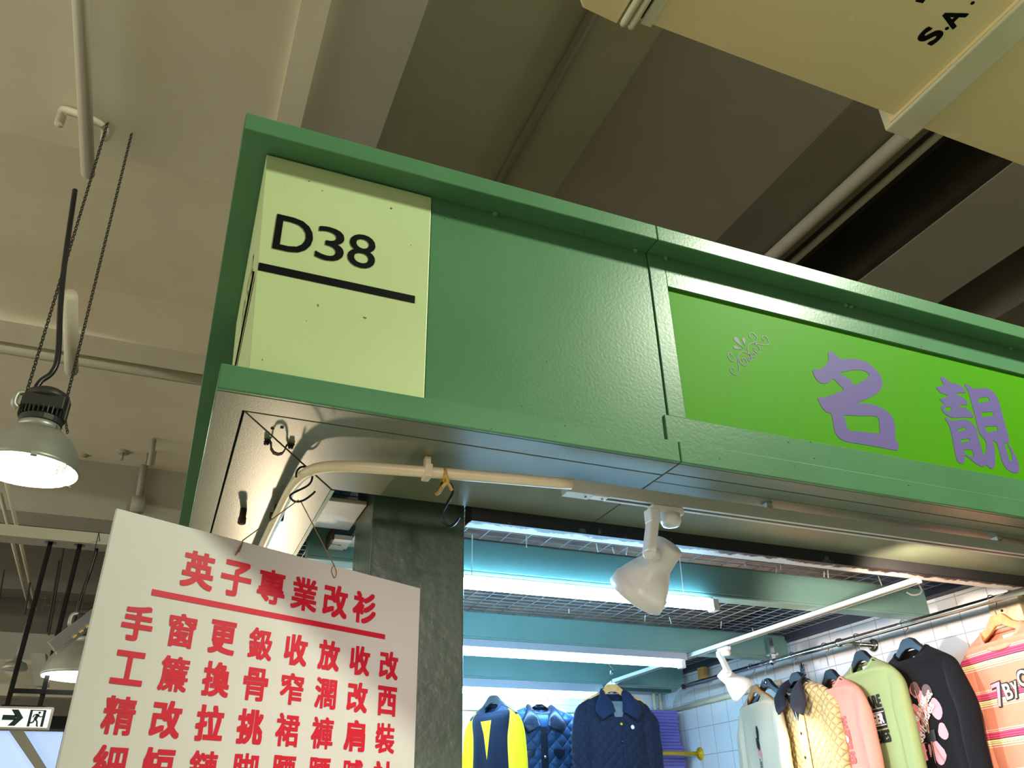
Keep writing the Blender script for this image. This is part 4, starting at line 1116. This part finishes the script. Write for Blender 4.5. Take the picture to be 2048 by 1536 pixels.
def garment(name, loc, rz, lab, cat, m, hang='black', stem=0.0, bar=False, sh=.2, d=.025, hem=.205, neck=.082, dip=.055, fold=.008, seed=1, sleeves=None, spread=0.0, band=None, hm=None, smat=None, rads=None, group='clothes hanging in the shop'):
    t = thing_local(name, loc, lab, cat, group, math.radians(rz))
    rows = rowset(sh, d, hem, stem, neck, dip)
    s = Shape(rows, fold, seed)
    s.mesh().build('body', m, t, smooth=True)
    if sleeves is not False:
        for sd in (-1, 1): sleeve(t, sd, smat or m, rads, spread, seed=seed, z0=-.185 - stem, sh=sh)
    if band: neckband(t, rows, band)
    if hang: hanger(t, hang, stem, bar, hm)
    return t, s, rows
def printed(t, s, name, m, items):
    """flat print laid on the front of the body; items = (text, x, z, width, height) or (poly points)"""
    mb = MB()
    wrap = lambda p: Vector((p.x, s.front(p.x, p.z), p.z))
    for it in items:
        if isinstance(it[0], str):
            tx, x, z, wd, ht = it[:5]; cp_ = it[5] if len(it) > 5 else 0; ang = it[6] if len(it) > 6 else 0
            u = Vector((math.cos(ang), 0, math.sin(ang))); v = Vector((-math.sin(ang), 0, math.cos(ang)))
            put_text(mb, tx, (x, 0, z), u, v, width=wd, height=ht, wrap=wrap, copies=cp_)
        else:
            if len(it) == 4:
                n_ = 10; A, B2, C2, D2 = [Vector((x, 0, z)) for x, z in it]
                vs = [wrap((A * (1 - i / n_) + B2 * i / n_) * (1 - j / n_) + (D2 * (1 - i / n_) + C2 * i / n_) * j / n_) for j in range(n_ + 1) for i in range(n_ + 1)]
                mb.raw(vs, [(j * (n_ + 1) + i, j * (n_ + 1) + i + 1, (j + 1) * (n_ + 1) + i + 1, (j + 1) * (n_ + 1) + i) for j in range(n_) for i in range(n_)])
            else:
                cx = sum(p[0] for p in it) / len(it); cz = sum(p[1] for p in it) / len(it)
                vs = [wrap(Vector((cx, 0, cz)))] + [wrap(Vector((cx + (x - cx) * k, 0, cz + (z - cz) * k))) for k in (.5, 1) for x, z in it]
                m_ = len(it)
                mb.raw(vs, [(0, 1 + i, 1 + (i + 1) % m_) for i in range(m_)] + [(1 + i, 1 + m_ + i, 1 + m_ + (i + 1) % m_, 1 + (i + 1) % m_) for i in range(m_)])
    return mb.build(name, m, t)
def blob(cx, cz, rx, rz_, rot=0, n=14, wob=.15, seed=0):
    rnd = random.Random(seed); ph = rnd.uniform(0, 6); k = rnd.choice([2, 3, 4])
    return [(cx + math.cos(rot) * rx * math.cos(t) * (1 + wob * math.sin(k * t + ph)) - math.sin(rot) * rz_ * math.sin(t), cz + math.sin(rot) * rx * math.cos(t) * (1 + wob * math.sin(k * t + ph)) + math.cos(rot) * rz_ * math.sin(t)) for t in [j * 2 * PI / n for j in range(n)]]

PEACH = S(222, 140, 114); PINK = S(222, 84, 118); CRM = S(250, 232, 170); DK = S(70, 30, 36); WH = S(250, 236, 222); DR = S(150, 26, 66)
F_ = {}
F_['stripe'] = fabric('striped_jersey', PEACH, stripes=(.13, [(0, PEACH), (.40, WH), (.414, PEACH), (.45, WH), (.464, PINK), (.515, DR), (.53, PINK), (.575, DR), (.59, PINK), (.63, DK), (.656, CRM), (.70, DK), (.709, CRM), (.745, DK), (.754, CRM), (.79, PEACH), (.83, WH), (.844, PEACH)]))
F_['peach'] = fabric('peach_rib', S(224, 148, 124))
F_['black'] = fabric('black_jersey', S(12, 12, 17))
F_['green'] = fabric('sage_jersey', S(150, 164, 112))
F_['pink'] = fabric('pink_jersey', S(226, 150, 134))
F_['cream'] = fabric('cream_knit', S(206, 196, 172), bump=.6, bscale=300)
F_['beige'] = fabric('cream_quilted_cotton', S(212, 186, 132), quilt=75, qx=1.0)
F_['beigeplain'] = fabric('cream_cotton', S(210, 184, 132))
F_['denim'] = fabric('black_denim', S(50, 50, 58))
F_['navy'] = fabric('navy_felt', S(18, 26, 46))
F_['yellow'] = fabric('yellow_jersey', S(240, 206, 30))
F_['blueq'] = fabric('blue_quilted_nylon', S(38, 62, 96), .38, quilt=42, sheen=0)
F_['blue'] = fabric('blue_nylon', S(44, 72, 116), .45)
F_['sparkle'] = fabric('navy_sequin_trim', S(16, 22, 38), glint=190)
F_['navyq'] = fabric('navy_quilted_cotton', S(22, 28, 46), .75, quilt=58)
F_['navyd'] = fabric('dark_blue_denim', S(22, 32, 56))
F_['brown'] = fabric('dark_brown_jersey', S(48, 38, 33))
F_['lining'] = fabric('grey_lining', S(96, 100, 104))
pk = mat('print_white', S(235, 228, 225), .6); pd = mat('print_black', S(26, 26, 28), .6); pp_ = mat('print_pink', S(232, 150, 160), .6)
pr = mat('print_brick_red', S(190, 92, 84), .6, speck=S(236, 160, 142), speckscale=300, speckth=.6); pb = mat('print_brown', S(176, 128, 98), .6); pg = mat('print_grey_rose', S(96, 70, 66), .6)

GX = 2.82; GZ = RZ + .0125
# 1 striped top, nearest
t, s, rows = garment('striped_top', (GX, 2.09, GZ), -100, 'peach, pink and cream striped top on a wooden hanger, nearest on the rail', 'top', F_['stripe'], 'wood', sh=.205, neck=.1, dip=.07, seed=3, band=F_['peach'], fold=.014, spread=-.006)
printed(t, s, 'patch_outline', pd, [('7', -.07, -.335, .046, .075, .006, .1), ('B', -.026, -.33, .03, .05, .006, .1), ('y', .012, -.33, .03, .05, .006, .1), ('Q', .062, -.305, .046, .06, .006, .1)])
def lift(s, e):
    e = e + .0008
    f0 = s.front; s.front = lambda x, z, eps=.002: f0(x, z, eps + e)
lift(s, .0015)
printed(t, s, 'patch_pink', pp_, [('7', -.07, -.335, .046, .075, .0015, .1)])
printed(t, s, 'patch_cream', mat('print_cream', CRM, .6), [('B', -.026, -.33, .03, .05, .0012, .1), ('y', .012, -.33, .03, .05, .0012, .1), ('Q', .062, -.305, .046, .06, .0012, .1)])
MB().box(-.03, .03, .026, .0275, -.16, -.135).build('care_label', M['white'], t)
# black sweatshirt
t, s, rows = garment('black_sweatshirt', (GX, 2.514, GZ), -99, 'black sweatshirt printed with pink petals and white words', 'sweatshirt', F_['black'], 'black', seed=5, fold=.013, neck=.095, dip=.05, band=F_['black'])
MB().box(-.026, .026, .026, .0275, -.155, -.135).build('care_label', M['white'], t)
printed(t, s, 'petals', pp_, [blob(-.1, -.3, .022, .034, .3, seed=1), blob(-.105, -.36, .02, .036, -.3, seed=2), blob(-.02, -.36, .03, .05, .5, seed=3), blob(.03, -.32, .026, .05, .2, seed=4), blob(-.05, -.41, .03, .036, 1, seed=5), blob(-.09, -.40, .02, .03, 0, seed=6), blob(.09, -.35, .024, .04, 0, seed=7), blob(-.03, -.49, .036, .03, .6, seed=8), blob(.05, -.50, .03, .045, .2, seed=9), blob(.095, -.43, .02, .03, 0, seed=10), blob(.0, -.27, .03, .03, .2, seed=11)])
lift(s, .0008)
printed(t, s, 'roses', pg, [blob(-.055, -.305, .026, .028, .3, seed=21, wob=.05), blob(.005, -.265, .028, .026, .2, seed=22, wob=.05), blob(.068, -.285, .026, .028, .2, seed=23, wob=.05)])
lift(s, .0008)
printed(t, s, 'lettering', pk, [('Increasing', -.02, -.365, .19, .034, .0012, .75), ('most', .06, -.31, .07, .026, .0012, .7), ('Possibilities', .0, -.405, .22, .034, .0012, .78)])
lift(s, .0008)
def st(x0, z0, x1, z1, w_=.005): return [(x0 - w_ / 2, z0), (x0 + w_ / 2, z0), (x1 + w_ / 2, z1), (x1 - w_ / 2, z1)]
printed(t, s, 'stems', pb, [st(-.05, -.31, .025, -.43), st(.005, -.27, .028, -.43), st(.068, -.29, .03, -.43), st(.028, -.46, .02, -.535), st(.032, -.46, .075, -.535)])
printed(t, s, 'printed_tag', pd, [[(-.005, -.425), (.065, -.42), (.062, -.46), (-.01, -.465)]])
# sage sweatshirt
t, s, rows = garment('sage_sweatshirt', (GX, 2.78, GZ), -103, 'sage green sweatshirt with dark stencilled warning words', 'sweatshirt', F_['green'], 'black', seed=8, band=F_['green'], fold=.018)
printed(t, s, 'lettering', pd, [('BEWARE', .0, -.285, .2, .045, .003), ('ZOMBIES', .01, -.42, .21, .042, .003), [(-.1, -.315), (.11, -.315), (.11, -.39), (-.1, -.39)]])
lift(s, .0008)
printed(t, s, 'lettering_white', pk, [('DANGER', .005, -.352, .18, .036, .0025), st(-.1, -.322, .11, -.322, .0)] [:1] + [[(-.1, -.326), (.11, -.326), (.11, -.3295), (-.1, -.3295)], [(-.1, -.376), (.11, -.376), (.11, -.3795), (-.1, -.3795)]])
MB().box(-.05, .05, .024, .0262, -.138, -.126).build('neck_tape', M['white'], t)
# pink sweatshirt
t, s, rows = garment('pink_sweatshirt', (GX, 2.985, GZ), -105, 'pink sweatshirt with brick red warning words beside the cream jacket', 'sweatshirt', F_['pink'], 'black', stem=.045, seed=11, band=F_['pink'], fold=.016)
printed(t, s, 'lettering', pr, [('BEWARE', .0, -.345, .2, .045, .003), ('ZOMBIES', .01, -.485, .21, .042, .003), [(-.1, -.375), (.11, -.375), (.11, -.452), (-.1, -.452)]])
lift(s, .0008)
printed(t, s, 'oval', pk, [blob(.01, -.413, .09, .027, 0, 20, 0)])
lift(s, .0008)
printed(t, s, 'oval_lettering', pr, [('DANGER', .01, -.413, .14, .03, .002)])
MB().box(-.05, .05, .024, .0262, -.183, -.171).build('neck_tape', M['white'], t)

def jacket_collar(t, m, zoff=0.0, spread=.07, length=.1, y=-.05, top=-.098, nar=.06):
    """standing back band with two pointed lapels"""
    mb = MB()
    for sd in (-1, 1):
        pts = [(sd * .006, .03, top - .004), (sd * nar * .75, .02, top), (sd * (nar + .006), -.012, top - .014), (sd * (nar + .022), y * .65, top - .042), (sd * (spread + .032), y - .004, top - .06 - length * .5), (sd * (spread - .0), y - .01, top - .055 - length), (sd * .02, y - .008, top - .05 - length * .66), (sd * .03, y + .004, top - .085), (sd * .045, -.02, top - .045), (sd * .045, .006, top - .02), (sd * .012, .02, top - .022)]
        P = [Vector((x, yy, z + zoff)) for x, yy, z in pts]
        # strip between outer edge and inner edge
        outer = [P[0], P[1], P[2], P[3], P[4], P[5]]; inner = [P[10], P[9], P[8], P[7], (P[7] + P[6]) / 2, P[6]]
        A = smooth_path(outer, 4); B_ = smooth_path(inner, 4); N_ = 6
        g_ = [[a + (b - a) * (k / N_) + Vector((0, -.01 * math.sin(PI * k / N_), 0)) for k in range(N_ + 1)] for a, b in zip(A, B_)]
        vs = [p for row in g_ for p in row]; nn = N_ + 1
        fs = [(i * nn + k, i * nn + k + 1, (i + 1) * nn + k + 1, (i + 1) * nn + k) for i in range(len(g_) - 1) for k in range(N_)]
        mb.raw(vs, fs)
    o = mb.build('collar', m, t, smooth=True)
    so = o.modifiers.new('thick', 'SOLIDIFY'); so.thickness = .006; so.offset = 0
    return o
# cream quilted jacket
t, s, rows = garment('quilted_jacket', (GX, 3.21, GZ), -98, 'cream quilted jacket with black denim collar under the spotlight', 'jacket', F_['beige'], 'black', stem=.02, sh=.205, d=.038, seed=15, neck=.07, dip=.04, fold=.006, rads=[.024, .036, .054, .064, .06, .056, .05])
jacket_collar(t, F_['denim'], -.02, .115, .135, -.066, -.085, .072)
neckband(t, rows, F_['denim'], .016)
printed(t, s, 'inner_vee', F_['denim'], [[(-.045, -.19), (.05, -.19), (.012, -.33)]])
lift(s, .001)
printed(t, s, 'placket', F_['beigeplain'], [[(.03, -.28), (.07, -.24), (.06, -.7), (-.01, -.7), (.0, -.33)]])
for z in (-.36, -.46, -.56):
    MB().lathe([(.006, 0), (.007, .002), (.003, .004)], 10, (.02, s.front(.02, z) - .001, z), (0, -1, 0)).build('button', M['rust'], t, smooth=True)
MB().tube([(0, s.front(0, -.25), -.2), (.012, s.front(0, -.33), -.33)], .003, 6).build('zip', M['chrome'], t)
# spare black hanger
h = thing_local('coat_hanger', (GX, 3.43, GZ), 'empty black hanger between the cream jacket and cream sweater', 'hanger', None, math.radians(-100))
hanger(h, 'black', .015)
MB().tube([(.012 * math.cos(a), -.0125, -.1 + .012 * math.sin(a)) for a in [k * PI / 8 for k in range(16)]], .0018, 6, closed=True).build('ring', M['chrome'], h)
# cream sweater
t, s, rows = garment('cream_sweater', (GX, 3.53, GZ), -104, 'cream sweater with dotted brown sleeves, furthest on the right rail', 'sweater', F_['cream'], 'wood', stem=.03, seed=21, neck=.085, dip=.07, fold=.016)
printed(t, s, 'petals', pd, [blob(.015, -.325, .016, .034, .1, seed=31, wob=.05), blob(.0, -.375, .024, .034, .6, seed=32, wob=.05)])
printed(t, s, 'pink_dots', pp_, [blob(.02, -.42, .016, .018, 0, seed=33), blob(-.005, -.41, .014, .018, 0, seed=34), blob(.01, -.5, .016, .02, 0, seed=35)])
printed(t, s, 'lettering', pd, [('Be', .01, -.46, .035, .04), ('Bo', .015, -.54, .035, .04)])
random.seed(9)
dots = []
for k in range(46):
    x = random.uniform(-.2, -.17) if k % 2 else random.uniform(.17, .2); z = random.uniform(-.36, -.22)
    dots.append(blob(x, z, .0022, .0022, 0, 6, 0))
printed(t, s, 'stitched_dots', pb, dots)

# back wall garments
def at_back(px, py, y): return at(px, py, 'y', y)
t, s, rows = garment('varsity_vest', (1.77, 4.5, 2.3545), -70, 'navy vest over a yellow long-sleeved top beside the green column', 'vest', F_['navy'], 'black', seed=41, sleeves=None, smat=F_['yellow'], neck=.07, dip=.07, sh=.165, hem=.18, d=.05, rads=[.024, .036, .054, .066, .066, .06, .055], spread=.01)
printed(t, s, 'yellow_vee', F_['yellow'], [[(-.045, -.205), (.045, -.205), (.028, -.27), (.002, -.40), (-.026, -.27)]])
neckband(t, rows, F_['navy'], .012)
t, s, rows = garment('quilted_jacket', (2.055, 4.5, 2.3545), -4, 'shiny blue quilted jacket with sequinned navy collar and pocket flaps', 'jacket', F_['blueq'], 'wood', bar=True, sh=.195, d=.05, seed=44, neck=.075, dip=.05, fold=.004, rads=[.024, .036, .054, .064, .06, .056, .05], hm=M['wood'])
jacket_collar(t, F_['sparkle'], -.012, .1, .115, -.062, -.088, .072)
neckband(t, rows, F_['sparkle'], .016)
printed(t, s, 'inner_vee', F_['blue'], [[(-.055, -.165), (.055, -.165), (.012, -.235), (-.012, -.235)]])
lift(s, .002)
printed(t, s, 'placket', F_['sparkle'], [[(-.018, -.23), (.022, -.23), (.022, -.8), (-.018, -.8)]])
printed(t, s, 'pocket_flap', F_['sparkle'], [[(-.13, -.345), (-.055, -.345), (-.055, -.37), (-.092, -.4), (-.13, -.37)]])
printed(t, s, 'pocket_flap', F_['sparkle'], [[(.055, -.345), (.125, -.345), (.125, -.37), (.09, -.4), (.055, -.37)]])
MB().lathe([(.008, 0), (.009, .002), (.003, .005)], 12, (.003, s.front(0, -.385) - .002, -.385), (0, -1, 0)).build('button', M['chrome'], t, smooth=True)
t, s, rows = garment('quilted_coat', (2.315, 4.1, 2.375), -8, 'navy quilted coat on a wooden hanger in front of the purple stack', 'coat', F_['navyq'], 'wood', bar=True, sh=.175, hem=.19, d=.055, seed=47, neck=.075, dip=.05, fold=.005, rads=[.024, .036, .054, .06, .056, .052, .048], spread=.0)
jacket_collar(t, F_['navyd'], 0, .1, .115, -.064, -.088, .072)
printed(t, s, 'inner_lining', F_['lining'], [[(-.05, -.16), (.05, -.16), (.02, -.24), (-.02, -.24)]])
lift(s, .002)
printed(t, s, 'front_edge', F_['navyd'], [[(.02, -.24), (.03, -.235), (.025, -.8), (.008, -.8)]])
for z in (-.275, -.36): MB().lathe([(.007, 0), (.008, .002), (.003, .004)], 12, (.012, s.front(.012, z) - .001, z), (0, -1, 0)).build('button', M['brass'] if z > -.3 else M['blackplastic'], t, smooth=True)
MB().lathe([(.010, 0), (.011, .002), (.004, .003)], 12, (.075, s.front(.075, -.29) - .001, -.29), (0, -1, 0)).build('badge', M['white'], t, smooth=True)
hp = [(2.315, 4.1, 2.3745), (2.326, 4.1, 2.372), (2.33, 4.1, 2.385), (2.318, 4.1, 2.4), (2.305, 4.1, 2.42), (2.31, 4.1, 2.45), (2.315, 4.1, 2.474)]
tag(MB().tube(smooth_path(hp, 5), .0022, 6).build('wire_hook', M['chrome'], smooth=True), 'bent wire hook hanging the navy coat from the ceiling mesh', 'hook')
